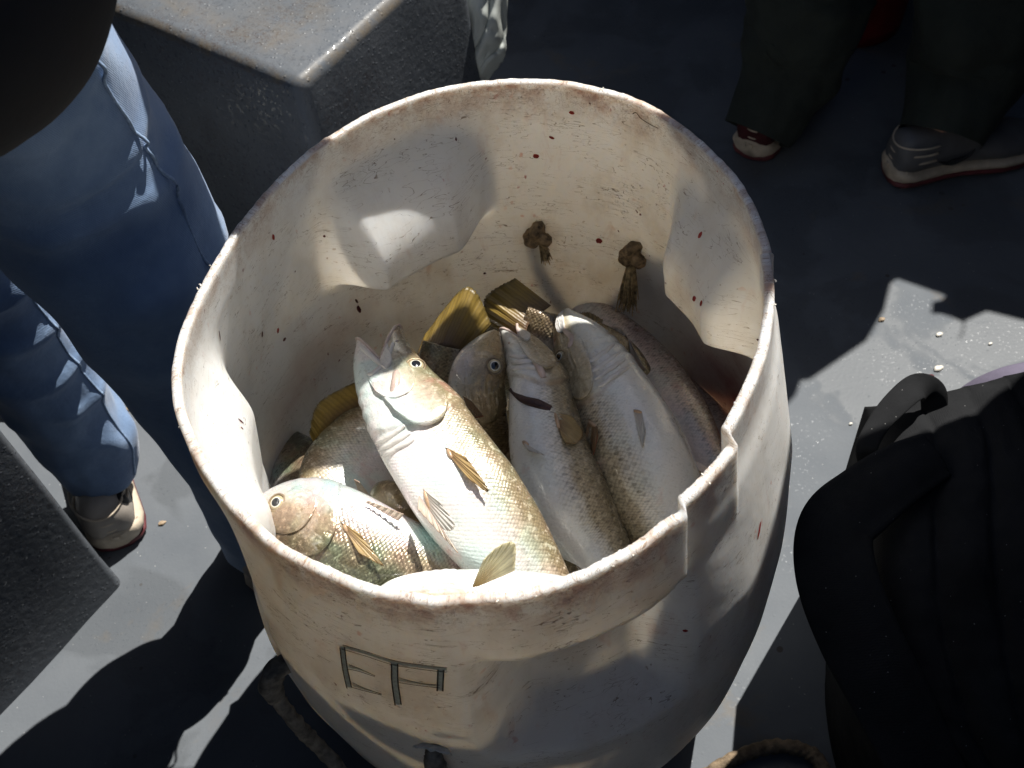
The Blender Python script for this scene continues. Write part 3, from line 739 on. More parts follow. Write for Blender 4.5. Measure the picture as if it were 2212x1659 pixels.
# ---------------------------------------------------------------- fish
FISHG = 'fish heaped in the barrel'
def fish_body(name, label, ctrl, dors, mat, wr=.5, g0=.27, mouth=0., n=130, seg=72, head_round=1., gill=.06, folds=.6, recess=.04):
    """ctrl: (px, py, height, half body depth in px) from snout to tail root; dors: image direction of the back + share towards the viewer"""
    pts = []
    for x, y, z, h in ctrl:
        P = pix(x, y, z); pts.append((P.x, P.y, P.z, h*depth(P)/F))
    q = catmull(pts, n); dv = RT*dors[0]-UP*dors[1]-fwd*dors[2]
    root = empty(name, Vector(q[n//2][:3]), label, 'fish', FISHG)
    S = [0]
    for i in range(1, n): S.append(S[-1]+(Vector(q[i][:3])-Vector(q[i-1][:3])).length)
    L = S[-1]; fr = []; rows = []
    gl = lambda ph: g0+.035*sin(ph)**2-.05*max(0, -cos(ph))
    for i in range(n):
        c = Vector(q[i][:3]); a = Vector(q[max(0, i-2)][:3]); b = Vector(q[min(n-1, i+2)][:3]); t = (b-a).normalized()
        d = (dv-t*dv.dot(t)).normalized(); l = t.cross(d); h = max(.0004, q[i][3]); u = S[i]/L
        fr.append((c, t, d, l, h)); row = []
        for j in range(seg):
            ph = 2*pi*j/seg; cc, ss = cos(ph), sin(ph)
            k = 1.; ug = gl(ph if ph < pi else 2*pi-ph)
            du = u-ug
            k += gill*sm(-.13, -.012, du)*(1-sm(-.002, .006, du))*(.35+.65*abs(ss))
            k += gill*.35*sm(-.20, -.12, du)*(1-sm(-.118, -.10, du))*abs(ss)
            if cc < .1 and folds: k += folds*.022*sin((du*150)+ph*2.)*sm(-.17, -.12, du)*(1-sm(-.02, 0, du))*sm(.0, -.5, cc)
            k += .018*nz(c.x*30+cc*2, c.y*30+ss*2, c.z*30)
            wd = h*wr*(1-.10*cc)*(1+.10*(1-min(1, u/.3)))
            sgn = 1 if ss >= 0 else -1
            p = c+d*(h*cc*k)+l*(wd*sgn*abs(ss)**.86*k)
            if mouth and u < .2:
                m = (1-u/.2); p -= t*m*(mouth*abs(cc)**1.4-recess*(1-abs(cc))**1.4)
            row.append(p)
        rows.append(row)
    mb = MB()
    arc = lambda i, j: (S[i], min(j, seg-j)/seg*2*fr[i][4]*1.9 if True else 0)
    def part(i, j):
        ph = 2*pi*j/seg; pf = ph if ph <= pi else 2*pi-ph
        return (max(0, min(1, .5+(S[i]/L-gl(pf)))), pf/pi)
    base = mb.grid(rows, arc, True, {'part': part})
    mb.cap([base+(n-1)*seg+j for j in range(seg)])
    if not mouth: mb.cap([base+j for j in range(seg)], True)
    body = mb.build('body', M[mat], root)
    if mouth:
        ins = MB(); r0 = rows[0]; c0, t0, d0, l0, h0 = fr[0]; rr = [r0]
        for k, (s_, f) in enumerate(((.0, .93), (.006, .86), (.018, .74), (.035, .55), (.05, .2))):
            rr.append([c0.lerp(p, f)+t0*s_ if k else c0.lerp(p, f)-t0*.0012 for p in r0])
        b = ins.grid(rr, None, True); ins.cap([b+(len(rr)-1)*seg+j for j in range(seg)])
        ins.build('mouth_lining', M['mouth'], root)
        lip = MB(); pl = [(*(p), .0016+.0006*nz(i_*.3)) for i_, p in enumerate(r0+[r0[0]])]
        tube(lip, pl, 8, 90, caps=False); lip.build('lip', M['lip'], root)
    return dict(root=root, fr=fr, rows=rows, S=S, L=L, n=n, seg=seg, wr=wr)
def at_px(fs, px, py, side=None):
    """surface point of the body nearest the view ray through a point, and outward normal"""
    d = ray(px, py).normalized(); best = None
    for i in range(2, fs['n']-2):
        c = fs['fr'][i][0]
        for j in range(fs['seg']):
            p = fs['rows'][i][j]; v = p-CAM; tt = v.dot(d); e = (v-d*tt).length
            if (p-c).dot(d) > 0: continue
            if best is None or e < best[0]: best = (e, p, i, j)
    e, p, i, j = best; c = fs['fr'][i][0]
    a = fs['rows'][i][(j+2) % fs['seg']]-fs['rows'][i][j-2]; b = fs['rows'][i+2][j]-fs['rows'][i-2][j]
    nn = a.cross(b).normalized()
    if nn.dot(p-c) < 0: nn = -nn
    return p, nn
def eye(fs, px, py, r_px, sink=.35):
    p, nn = at_px(fs, px, py); r = r_px*depth(p)/F
    nn = (nn*.75-fwd*.25).normalized()
    mb = MB(); rows = []
    for i in range(13):
        t = pi*i/12; rows.append([(sin(t)*cos(2*pi*j/28), sin(t)*sin(2*pi*j/28), .55*cos(t)) for j in range(28)])
    mb.grid(rows, None, True)
    o = mb.build('eye', M['eye'], None)
    o.parent = fs['root']; o.matrix_parent_inverse = fs['root'].matrix_world.inverted()
    q = nn.to_track_quat('Z', 'Y')
    o.matrix_world = Matrix.Translation(p-nn*(r*sink*.5)) @ q.to_matrix().to_4x4() @ Matrix.Scale(r, 4)
    # soft socket ring
    sk = MB(); s = nn.orthogonal().normalized(); v = nn.cross(s)
    tube(sk, [(*(p+(s*cos(t)+v*sin(t))*r*1.06-nn*r*.05), r*.15) for t in [2*pi*k/20 for k in range(21)]], 8, 60, caps=False)
    sk.build('eye_rim', M['lip'] if False else M['socket'], fs['root'])
M['socket'] = simple('brown_eye_rim', (.26, .19, .11), .35, .3, 90, .4, .0004, .5)
def fin(fs, base, tip, mat, name='fin', lift=0., ragged=.03, parent=None, spread=1., curl=0.):
    """base, tip: lists of (px, py, z) across the fin; a thin ribbed web between them"""
    B = catmull([tuple(pix(*b)) for b in base], 41); T = catmull([tuple(pix(*t)) for t in tip], 41)
    rows = []; nr = 14
    for i in range(nr):
        v = i/(nr-1); row = []
        for j in range(41):
            b, t = Vector(B[j]), Vector(T[j]); rg = 1-ragged*(.5+.5*sin(j*2.7))*(.5+nz(j*.7, 3)) if i == nr-1 else 1
            p = b.lerp(t, v*rg)-fwd*(lift*sin(pi*v*.8)+.0012*sin(j*1.05)*v)+(-fwd)*curl*sin(pi*j/40)*v
            row.append(p)
        rows.append(row)
    mb = MB(); mb.grid(rows, lambda i, j: (j/40, i/(nr-1)))
    o = mb.build(name, M[mat], (fs['root'] if fs else parent)); solid(o, .0007, 0)
    return o

def spos(fs, u, ph):
    x = u*(fs['n']-1); S = fs['S']; L = fs['L']
    i = 0
    while i < fs['n']-2 and S[i+1] < u*L: i += 1
    t = (u*L-S[i])/max(1e-6, S[i+1]-S[i]); y = (ph/(2*pi))*fs['seg']; j = int(math.floor(y)); w_ = y-j; sg = fs['seg']
    g = lambda a, b: fs['rows'][a][b % sg]
    return g(i, j).lerp(g(i, j+1), w_).lerp(g(i+1, j).lerp(g(i+1, j+1), w_), t)
def near_side(fs, u):
    a, b = spos(fs, u, pi/2), spos(fs, u, 1.5*pi)
    return 1 if depth(a) < depth(b) else -1
def cheek(fs, u0, u1, ph0, ph1, hgt, mat, name='gill_cover', pw=1.8):
    """raised bony plate on the side of the head with a free rounded hind edge"""
    sd_ = near_side(fs, u1); mb = MB(); rows = []; A, B = 22, 44
    for ia in range(A+1):
        a = ia/A; row = []
        for ib in range(B+1):
            b = 2*ib/B-1; ue = u0+(u1-u0)*sqrt(max(.02, 1-abs(b)**2.6)); u = lerp(u0, ue, a); ph = lerp(ph0, ph1, ib/B)
            ph = ph if sd_ > 0 else 2*pi-ph
            c = spos(fs, u, ph); e = .01; nn = (spos(fs, u+.01, ph)-c).cross(spos(fs, u, ph+.05)-c).normalized()
            ax = fs['fr'][min(fs['n']-1, int(u*fs['n']))][0]
            if nn.dot(c-ax) < 0: nn = -nn
            edge = min(1, a*3)*min(1, (1-abs(b))*5)
            w_ = .0006*nz(a*5+u0*30, b*5)+.0004*nz(a*14, b*13, 2)
            row.append(c+nn*(hgt*(a**pw)*edge+.0004+w_))
        rows.append(row)
    last = rows[-1]; rows.append([p.lerp(spos(fs, min(.95, u0+(u1-u0)*sqrt(max(.02, 1-abs(2*k/B-1)**2.6))-.004), (lerp(ph0, ph1, k/B) if sd_ > 0 else 2*pi-lerp(ph0, ph1, k/B))), 1.0) for k, p in enumerate(last)])
    sd2 = lambda i, j: (min(1, .30+.10*i/A), lerp(ph0, ph1, j/B)/pi)
    mb.grid(rows, lambda i, j: (i*.0016, j*.0016), False, {'part': sd2})
    return mb.build(name, M[mat], fs['root'])
def gill_folds(fs, us, ph0, ph1, mat='lip', r=.0017, name='gill_fold'):
    sd_ = near_side(fs, us[0])
    for k, u in enumerate(us):
        mb = MB(); pts = []
        for q in range(13):
            t = q/12; ph = lerp(ph0, ph1, t); ph = ph if sd_ > 0 else 2*pi-ph
            uu = u+.035*sin(pi*.5*(1-t))-.03+.004*nz(t*4, k*3)
            c = spos(fs, uu, ph); ax = fs['fr'][min(fs['n']-1, int(uu*fs['n']))][0]
            pts.append((*(c+(c-ax).normalized()*.0004), r*(.5+sin(pi*min(1, t*.9+.08))*.8)))
        tube(mb, pts, 8, 50, flat=.8); mb.build(name, M[mat], fs['root'])
def fin_on(fs, base, tip, mat, name, lift=.006, **kw):
    """fin rooted on the skin and lying close along it; base and tip are (px, py)"""
    def on(x, y, h):
        p, nn = at_px(fs, x, y); d = ray(x, y); t = depth(p)/d.dot(fwd)
        return CAM+d*(t-h)
    B = catmull([tuple(on(x, y, .0006)) for x, y in base], 41); T = catmull([tuple(on(x, y, lift)) for x, y in tip], 41); rows = []; nr = 14
    for i in range(nr):
        v = i/(nr-1); row = []
        for j in range(41):
            u = j/40; rg = 1-.05*(.5+.5*sin(j*2.7))-.05*abs(nz(j*.5, 3)) if i == nr-1 else 1
            row.append(Vector(B[j]).lerp(Vector(T[j]), v*rg)-fwd*(.0035*sin(pi*v*.7)*sin(pi*min(1, u*1.1))+.0007*sin(j*1.05)*v))
        rows.append(row)
    mb = MB(); mb.grid(rows, lambda i, j: (j/40, i/(nr-1)))
    o = mb.build(name, M[mat], fs['root']); solid(o, .0006, 0)
    fb = MB(); q = [Vector(b) for b in B[::8]]; ww = (q[-1]-q[0]).length
    tube(fb, [(*(p+(Vector(T[20])-p)*.05), .0007+.0015*sin(pi*(k+.5)/len(q))) for k, p in enumerate(q)], 8, 24); fb.build('fin_base', M['fin_root'], fs['root'])
    return o
# fish lying deepest first
f = fish_body('fish', 'fish whose upturned olive tail fin stands left of the other tail against the back wall', [(1010, 1100, .36, 40), (1000, 1000, .40, 75), (985, 920, .44, 75), (960, 850, .46, 58), (948, 790, .485, 50), (958, 745, .50, 50)], (-.6, -.3, .5), 'fish_gold', .55, .05, gill=0, folds=0)
fin(f, [(900, 768, .488), (955, 748, .508), (1003, 765, .49)], [(918, 722, .49), (1010, 618, .53), (1062, 700, .50)], 'fin_olive', 'tail_fin', ragged=.05)
f = fish_body('fish', 'fish whose broad olive tail fin spreads left above the middle heads', [(1420, 900, .38, 40), (1340, 800, .42, 62), (1265, 745, .45, 58), (1205, 722, .475, 45), (1165, 708, .482, 40), (1135, 695, .484, 40)], (-.3, -1, .4), 'fish_gold', .5, .05, gill=0, folds=0)
fin(f, [(1150, 748, .478), (1140, 705, .492), (1190, 660, .488)], [(1050, 698, .478), (1048, 640, .50), (1112, 600, .51)], 'fin_olive', 'tail_fin', ragged=.06)
f = fish_body('fish', 'fish of which only a short torn yellow tail fin shows behind the right heads', [(1420, 900, .34, 40), (1350, 800, .38, 50), (1305, 745, .42, 30), (1290, 725, .44, 22)], (-.5, -1, .2), 'fish_gold', .5, .05, gill=0, folds=0)
fin(f, [(1262, 712, .452), (1290, 722, .45)], [(1250, 675, .46), (1275, 674, .464), (1303, 690, .46)], 'fin_gold', 'tail_fin', ragged=.25)
# right far fish (tail half, pinkish)
f = fish_body('fish', 'pinkish grey fish against the right wall, its tail end towards the rim', [(1260, 660, .36, 30), (1330, 740, .38, 62), (1400, 830, .40, 82), (1470, 920, .42, 74), (1535, 1010, .43, 46), (1590, 1075, .44, 34), (1640, 1140, .45, 40)], (1, -.5, .55), 'fish_pink', .62, .05, gill=0, folds=0)
fin(f, [(1330, 765, .435), (1395, 800, .45)], [(1312, 705, .445), (1345, 712, .45), (1375, 765, .455)], 'fin_pale', 'anal_fin')
fin(f, [(1465, 985, .47), (1515, 1020, .475)], [(1455, 965, .478), (1480, 1000, .48), (1520, 1030, .48)], 'fin_gold', 'pelvic_fin', ragged=.1)
f = fish_body('fish', 'pale fish low at the right wall, mostly hidden behind the rim', [(1440, 830, .33, 50), (1520, 950, .35, 80), (1560, 1060, .37, 85), (1560, 1180, .38, 70), (1540, 1280, .38, 50)], (1, 0, .3), 'fish_pink', .6, .05, gill=0, folds=0)
f = fish_body('fish', 'pale fish under the right rim with a dark fin spot', [(1560, 960, .38, 45), (1535, 1040, .42, 62), (1490, 1100, .44, 60), (1430, 1180, .44, 50)], (.8, .6, .3), 'fish_pink', .6, .05, gill=0, folds=0)
# deep fillers so that no gap shows the bottom
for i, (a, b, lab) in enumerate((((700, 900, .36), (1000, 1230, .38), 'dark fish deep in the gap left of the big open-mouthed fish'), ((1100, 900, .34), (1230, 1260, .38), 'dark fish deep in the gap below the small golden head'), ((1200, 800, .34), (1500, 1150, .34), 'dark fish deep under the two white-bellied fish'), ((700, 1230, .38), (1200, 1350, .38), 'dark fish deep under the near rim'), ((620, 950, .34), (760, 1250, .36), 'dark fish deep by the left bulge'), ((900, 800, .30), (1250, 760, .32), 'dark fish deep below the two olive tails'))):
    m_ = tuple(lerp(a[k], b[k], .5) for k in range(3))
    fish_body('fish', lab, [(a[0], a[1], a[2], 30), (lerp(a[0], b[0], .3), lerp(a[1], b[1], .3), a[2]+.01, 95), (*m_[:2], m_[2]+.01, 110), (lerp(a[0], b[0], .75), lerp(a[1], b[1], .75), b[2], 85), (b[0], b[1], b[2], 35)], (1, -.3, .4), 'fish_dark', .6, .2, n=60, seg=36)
# speckled dark back between centre and middle fish
f = fish_body('fish', 'speckled brown fish squeezed between the big sunlit fish and the white belly', [(1090, 990, .40, 35), (1130, 1060, .425, 55), (1170, 1140, .44, 62), (1220, 1220, .45, 55), (1270, 1300, .45, 40)], (.6, -.7, .9), 'fish_gold', .55, .05, gill=0, folds=0)
f = fish_body('fish', 'brown fish low between the sunlit fish and the dark-cheeked fish', [(840, 1010, .40, 40), (890, 1080, .43, 75), (960, 1160, .45, 70), (1030, 1240, .45, 50), (1090, 1310, .45, 35)], (.9, -.6, .7), 'fish_gold', .55, .30, gill=.05)
# small golden head, upright
f = fish_body('fish', 'small golden head pointing up beside the open-mouthed fish', [(1072, 716, .505, 8), (1056, 745, .505, 34), (1040, 785, .505, 56), (1030, 830, .495, 62), (1036, 880, .475, 58), (1048, 940, .44, 54), (1080, 1040, .37, 60)], (1, -.15, -.15), 'fish_head', .55, .47, gill=.07, folds=.3)
FS = f
eye(f, 1070, 791, 17)
fin(f, [(1000, 855, .515), (1020, 868, .52)], [(1020, 905, .518), (1045, 900, .522)], 'fin_orange', 'pectoral_fin')
# left back fish, scaled back with folded dorsal fin
f = fish_body('fish', 'scaly fish behind the big open-mouthed fish with its olive dorsal fin against the wall', [(880, 830, .40, 30), (845, 895, .43, 68), (800, 960, .445, 94), (755, 1030, .45, 106), (735, 1100, .45, 90), (755, 1165, .42, 60), (800, 1240, .40, 40)], (-1, -.55, .05), 'fish_silver', .55, .02, gill=0, folds=0)
fin(f, [(690, 985, .452), (735, 905, .462), (815, 860, .462)], [(668, 935, .475), (690, 868, .485), (782, 818, .49)], 'fin_olive', 'dorsal_fin', ragged=.05)
fin(f, [(783, 1082, .475), (812, 1088, .478)], [(765, 1035, .505), (775, 1040, .51)], 'fin_pale', 'anal_fin')
# right large white-bellied fish
f = fish_body('fish', 'large white-bellied fish on the right with closed mouth and snout beside the tail fin', [(1222, 672, .492, 10), (1232, 705, .490, 40), (1262, 760, .485, 70), (1300, 840, .48, 94), (1345, 930, .475, 112), (1385, 1020, .47, 118), (1425, 1110, .455, 106), (1470, 1210, .44, 80), (1510, 1300, .42, 50)], (-.8, .35, -.18), 'fish_white', .86, .345, gill=.045, folds=1.2)
FR = f
eye(f, 1208, 770, 14)
fin_on(f, [(1272, 905), (1290, 918)], [(1258, 972), (1264, 1034), (1280, 990), (1292, 940)], 'fin_orange', 'pectoral_fin')
fin_on(f, [(1368, 884), (1386, 888)], [(1378, 932), (1388, 968), (1395, 930)], 'fin_white', 'pelvic_fin', .003)
# middle white-bellied fish with gaping gill
f = fish_body('fish', 'white-bellied fish in the middle with gaping gill slit and orange pectoral fin', [(1108, 722, .49, 20), (1138, 768, .50, 44), (1164, 830, .50, 64), (1174, 900, .495, 76), (1190, 985, .49, 88), (1220, 1075, .48, 98), (1275, 1165, .46, 82), (1330, 1250, .45, 60), (1380, 1330, .43, 40)], (.95, -.25, -.12), 'fish_white', .85, .25, mouth=.012, recess=.022, gill=.12, folds=1.6)
FM = f
fin_on(f, [(1196, 890), (1205, 925)], [(1238, 900), (1260, 935), (1248, 958), (1222, 958)], 'fin_gold', 'pectoral_fin')
fin_on(f, [(1128, 952), (1140, 962)], [(1142, 975), (1178, 984)], 'fin_white', 'pelvic_fin', .008)
def flap(fs, pts, mat, name, r0=.003):
    mb = MB(); tube(mb, [(*(at_px(fs, x, y)[0]-fwd*o), r) for x, y, o, r in pts], 10, 50, flat=.55); return mb.build(name, M[mat], fs['root'])
flap(f, [(1104, 842, -.0015, .0028), (1130, 860, .0, .0042), (1160, 872, .0, .0052), (1192, 885, -.001, .0036)], 'gill_dark', 'gill_opening')
# left front fish: dark cheek, eye beside the bulge
f = fish_body('fish', 'dark iridescent fish at the lower left with its eye beside the moulded bulge', [(548, 1120, .52, 30), (580, 1120, .525, 74), (640, 1132, .53, 108), (710, 1160, .53, 120), (790, 1190, .525, 112), (870, 1215, .515, 96), (950, 1240, .50, 78), (1040, 1270, .48, 58), (1130, 1300, .46, 40)], (-.35, 1, .55), 'fish_dark', .52, .30, gill=.05, folds=.3)
FL = f
eye(f, 598, 1087, 19)
fin_on(f, [(738, 1128), (746, 1145)], [(780, 1155), (824, 1212), (826, 1222), (776, 1196)], 'fin_gold', 'pectoral_fin')
fin(f, [(790, 1085, .555), (860, 1125, .55)], [(795, 1082, .556), (872, 1110, .555)], 'fin_pale', 'pelvic_fin')
# gold head peeping out between
f = fish_body('fish', 'golden head peeping out between the dark-cheeked fish and the big sunlit fish', [(812, 1062, .485, 22), (835, 1075, .49, 40), (868, 1105, .49, 44), (900, 1140, .47, 44), (950, 1190, .44, 40)], (.6, -.8, .2), 'fish_gold', .6, .5, gill=.08, n=70, seg=48)
fin(f, [(868, 1118, .51), (880, 1132, .51)], [(960, 1128, .515), (985, 1160, .51)], 'fin_gold', 'pectoral_fin', lift=.002)
# centre fish, open mouth
f = fish_body('fish', 'big sunlit silver fish in the centre, mouth gaping up towards the wall', [(822, 742, .535, 50), (832, 790, .540, 68), (862, 850, .545, 88), (905, 915, .55, 104), (960, 1000, .55, 112), (1010, 1070, .545, 116), (1070, 1150, .53, 108), (1130, 1230, .51, 90), (1190, 1310, .49, 66), (1240, 1380, .47, 45)], (1, -.52, -.12), 'fish_silver', .55, .35, mouth=.014, gill=.085, folds=.7)
FC = f
eye(f, 897, 788, 19)
fin_on(f, [(962, 966), (972, 986)], [(1008, 988), (1050, 1046), (1054, 1064), (1012, 1034)], 'fin_gold', 'pectoral_fin', .008)
fin_on(f, [(914, 1056), (926, 1100)], [(948, 1082), (982, 1128), (974, 1148), (946, 1138)], 'fin_white', 'pelvic_fin')
fin(f, [(905, 1070, .57), (960, 1150, .57)], [(902, 1100, .572), (990, 1195, .565)], 'fin_pale', 'pelvic_fin', lift=.001)
cheek(FC, .13, .405, .66, 2.0, .0050, 'fish_silver'); cheek(FC, .09, .29, .95, 2.15, .0030, 'fish_silver', 'cheek_plate')
gill_folds(FC, (.405, .385, .362), 1.85, 2.9, 'skin_white', .0024)
cheek(FC, -.0+.005, .125, 1.15, 1.75, .0030, 'skin_white', 'jaw_plate', .8)
flap(FC, [(857, 738, .001, .0020), (858, 770, .001, .0030), (856, 808, .001, .0040), (850, 842, .001, .0042), (846, 862, -.001, .0012)], 'jaw', 'upper_jaw_bone')
flap(FC, [(850, 742, .001, .0020), (832, 780, .001, .0024), (808, 806, .0015, .0026), (796, 806, .001, .0016)], 'skin_white', 'jaw_membrane')
flap(FC, [(779, 748, .001, .0022), (800, 768, .001, .0022), (826, 790, .0015, .0020)], 'skin_white', 'jaw_membrane')
flap(FR, [(1210, 700, .0, .0022), (1222, 716, .001, .0030), (1236, 730, .001, .0034), (1232, 750, .0, .0022)], 'jaw', 'upper_jaw_bone')
flap(FM, [(1100, 740, .0, .0022), (1130, 760, .001, .0034), (1160, 782, .001, .0040), (1172, 815, .0, .0030)], 'jaw', 'upper_jaw_bone')
cheek(FR, .14, .37, .85, 1.75, .0035, 'fish_white'); gill_folds(FR, (.355, .325, .295, .26), 1.6, 2.5, 'skin_white', .0022)
cheek(FR, .01, .10, .95, 1.55, .0022, 'skin_white', 'jaw_plate', .8)
cheek(FM, .08, .25, .75, 1.9, .0048, 'fish_white'); gill_folds(FM, (.23, .205, .18), 1.5, 2.5, 'skin_white', .0024)
cheek(FM, .01, .10, .9, 1.6, .0026, 'skin_white', 'jaw_plate', .8)
cheek(FL, .17, .345, .8, 2.1, .0036, 'fish_dark'); cheek(FL, .14, .26, 1.1, 2.2, .0022, 'fish_dark', 'cheek_plate')
cheek(FS, .28, .50, .8, 2.1, .003, 'fish_head')
# bottom fish along the rim, with the fan fin
f = fish_body('fish', 'pale fish lying along the near rim with a raised yellow fan fin', [(800, 1300, .545, 14), (850, 1286, .55, 36), (920, 1282, .55, 50), (1000, 1284, .55, 56), (1100, 1290, .55, 60), (1200, 1300, .545, 60), (1300, 1320, .53, 45)], (-.2, 1, .75), 'fish_silver', .6, .40, gill=.06)
cheek(f, .10, .44, .5, 1.9, .0036, 'fish_silver'); cheek(f, .07, .28, .8, 1.9, .0024, 'fish_silver', 'cheek_plate')
fin(f, [(1020, 1268, .592), (1032, 1266, .592)], [(1045, 1208, .62), (1078, 1178, .63), (1112, 1172, .632), (1112, 1232, .61)], 'fin_yellow', 'pectoral_fin', lift=.002, curl=.003, ragged=.02)

# ---------------------------------------------------------------- people
FOLD = {}
def cloth_tube(name, pts, mat, root, seg=64, n=90, amp=.012, fr=9., flat=1., ref=Vector((1, 0, 0)), hem=True, wr=1., fold=None):
    mb = MB()
    def fn(f, a, p):
        s = amp*(nz(p.x*fr+cos(a)*1.2, p.y*fr+sin(a)*1.2, p.z*fr*1.3)*1.0+.5*nz(cos(a)*2.5+p.x*20, sin(a)*2.5, p.z*22))
        s += amp*.8*wr*max(0, sin(p.z*70+3*sin(a+1)+4*nz(p.z*6, cos(a))))**3*sm(.2, .9, .5+.5*sin(a*1.0+f*3))
        return 1+s/.08
    FOLD[name] = fn
    tube(mb, pts, seg, n, ref=ref, flat=flat, fn=fn, caps=not hem)
    o = mb.build(name, mat, root)
    if hem: solid(o, .002)
    return o
def body_skin(root, joints, bones, name='body', mat=None):
    me = bpy.data.meshes.new(name); me.from_pydata([j[0] for j in joints], bones, []); o = bpy.data.objects.new(name, me); C.objects.link(o)
    o.parent = root; o.matrix_parent_inverse = root.matrix_world.inverted()
    sk = o.modifiers.new('skin', 'SKIN'); sk.use_smooth_shade = True
    for i, j in enumerate(joints): me.skin_vertices[0].data[i].radius = (j[1], j[1])
    me.skin_vertices[0].data[0].use_root = True
    subd(o, 1); me.materials.append(mat or M['skin']); return o
def shoe(root, heel, toe, w=.048, h=.075, kind='grey', rz=0):
    """low sneaker built from cross-sections between heel and toe on the deck"""
    heel, toe = Vector(heel), Vector(toe); d = toe-heel; L = d.length; d.normalize(); s = Vector((-d.y, d.x, 0))
    def section(u, z0, z1, wf, k):
        c = heel+d*(L*u); row = []
        for j in range(24):
            a = 2*pi*j/24; x = cos(a); y = sin(a)
            xx = (1 if x > 0 else -1)*abs(x)**.7*wf; yy = (1 if y > 0 else -1)*abs(y)**.8
            row.append(c+s*xx*(1-.25*max(0, yy)*k)+Vector((0, 0, lerp(z0, z1, yy*.5+.5))))
        return row
    us = [0, .015, .05, .12, .22, .34, .46, .58, .70, .82, .91, .97, 1.0]
    wid = [.35, .62, .78, .84, .80, .74, .76, .88, 1.0, .98, .80, .52, .15]
    top = [.6, .85, 1, 1.05, 1.05, 1.0, .93, .80, .68, .58, .50, .42, .30]
    mb = MB(); b = mb.grid([section(u, .022, .022+h*t, w*q*.96, 1) for u, q, t in zip(us, wid, top)], lambda i, j: (i*.02, j*.01), True)
    mb.cap([b+j for j in range(24)], True); mb.cap([b+12*24+j for j in range(24)])
    mb.build('shoe_upper', {'grey': M['shoe'], 'white': M['shoe_white'], 'red': M['sock']}[kind], root)
    mb = MB(); b = mb.grid([section(u-.006 if u < .5 else u+.006, .010, .034+(.010 if u < .1 else 0), w*q*1.08, 0) for u, q in zip(us, wid)], None, True)
    mb.cap([b+j for j in range(24)], True); mb.cap([b+12*24+j for j in range(24)]); so = mb.build('midsole', M['sole'], root)
    mb = MB(); b = mb.grid([section(u, .0015, .017, w*q*1.06, 0) for u, q in zip(us, wid)], None, True)
    mb.cap([b+j for j in range(24)], True); mb.cap([b+12*24+j for j in range(24)]); mb.build('outsole', M['sole_red'], root)
    # stitched overlay ridges round the heel counter
    for zz, r in ((.050, .0022), (.066, .0020), (.082, .0018)):
        mb = MB(); pts = []
        for k in range(13):
            a = -pi*.62+pi*1.24*k/12; pts.append((*(heel+d*(w*1.0-w*.98*cos(a))+s*(w*.80*sin(a))+Vector((0, 0, zz+.006*sin(a)**2))), r))
        tube(mb, pts, 6, 40); mb.build('heel_ridge', M['sole'], root)
    mb = MB()
    for k in range(7):
        a = -.9+1.8*k/6; c = heel+d*(w*.98-w*1.04*cos(a))+s*(w*.86*sin(a)); rbox(mb, (c.x, c.y, .034), .004, .009, .010, atan2(s.y*cos(a)+d.y*sin(a), s.x*cos(a)+d.x*sin(a))+pi/2, .001)
    mb.build('sole_notches', M['sole'], root)
    mb = MB(); c = heel+d*(L*.10)-s*w*.62*(1 if kind == 'grey' else -1); rbox(mb, (c.x, c.y, .078), .02, .012, .020, atan2(d.y, d.x)+.35, .004); mb.build('dark_tab', M['shoe_dark'], root)
M['shoe_white'] = simple('grubby_white_leather', (.12, .12, .125), .5, 0, 25, .2, .0006)

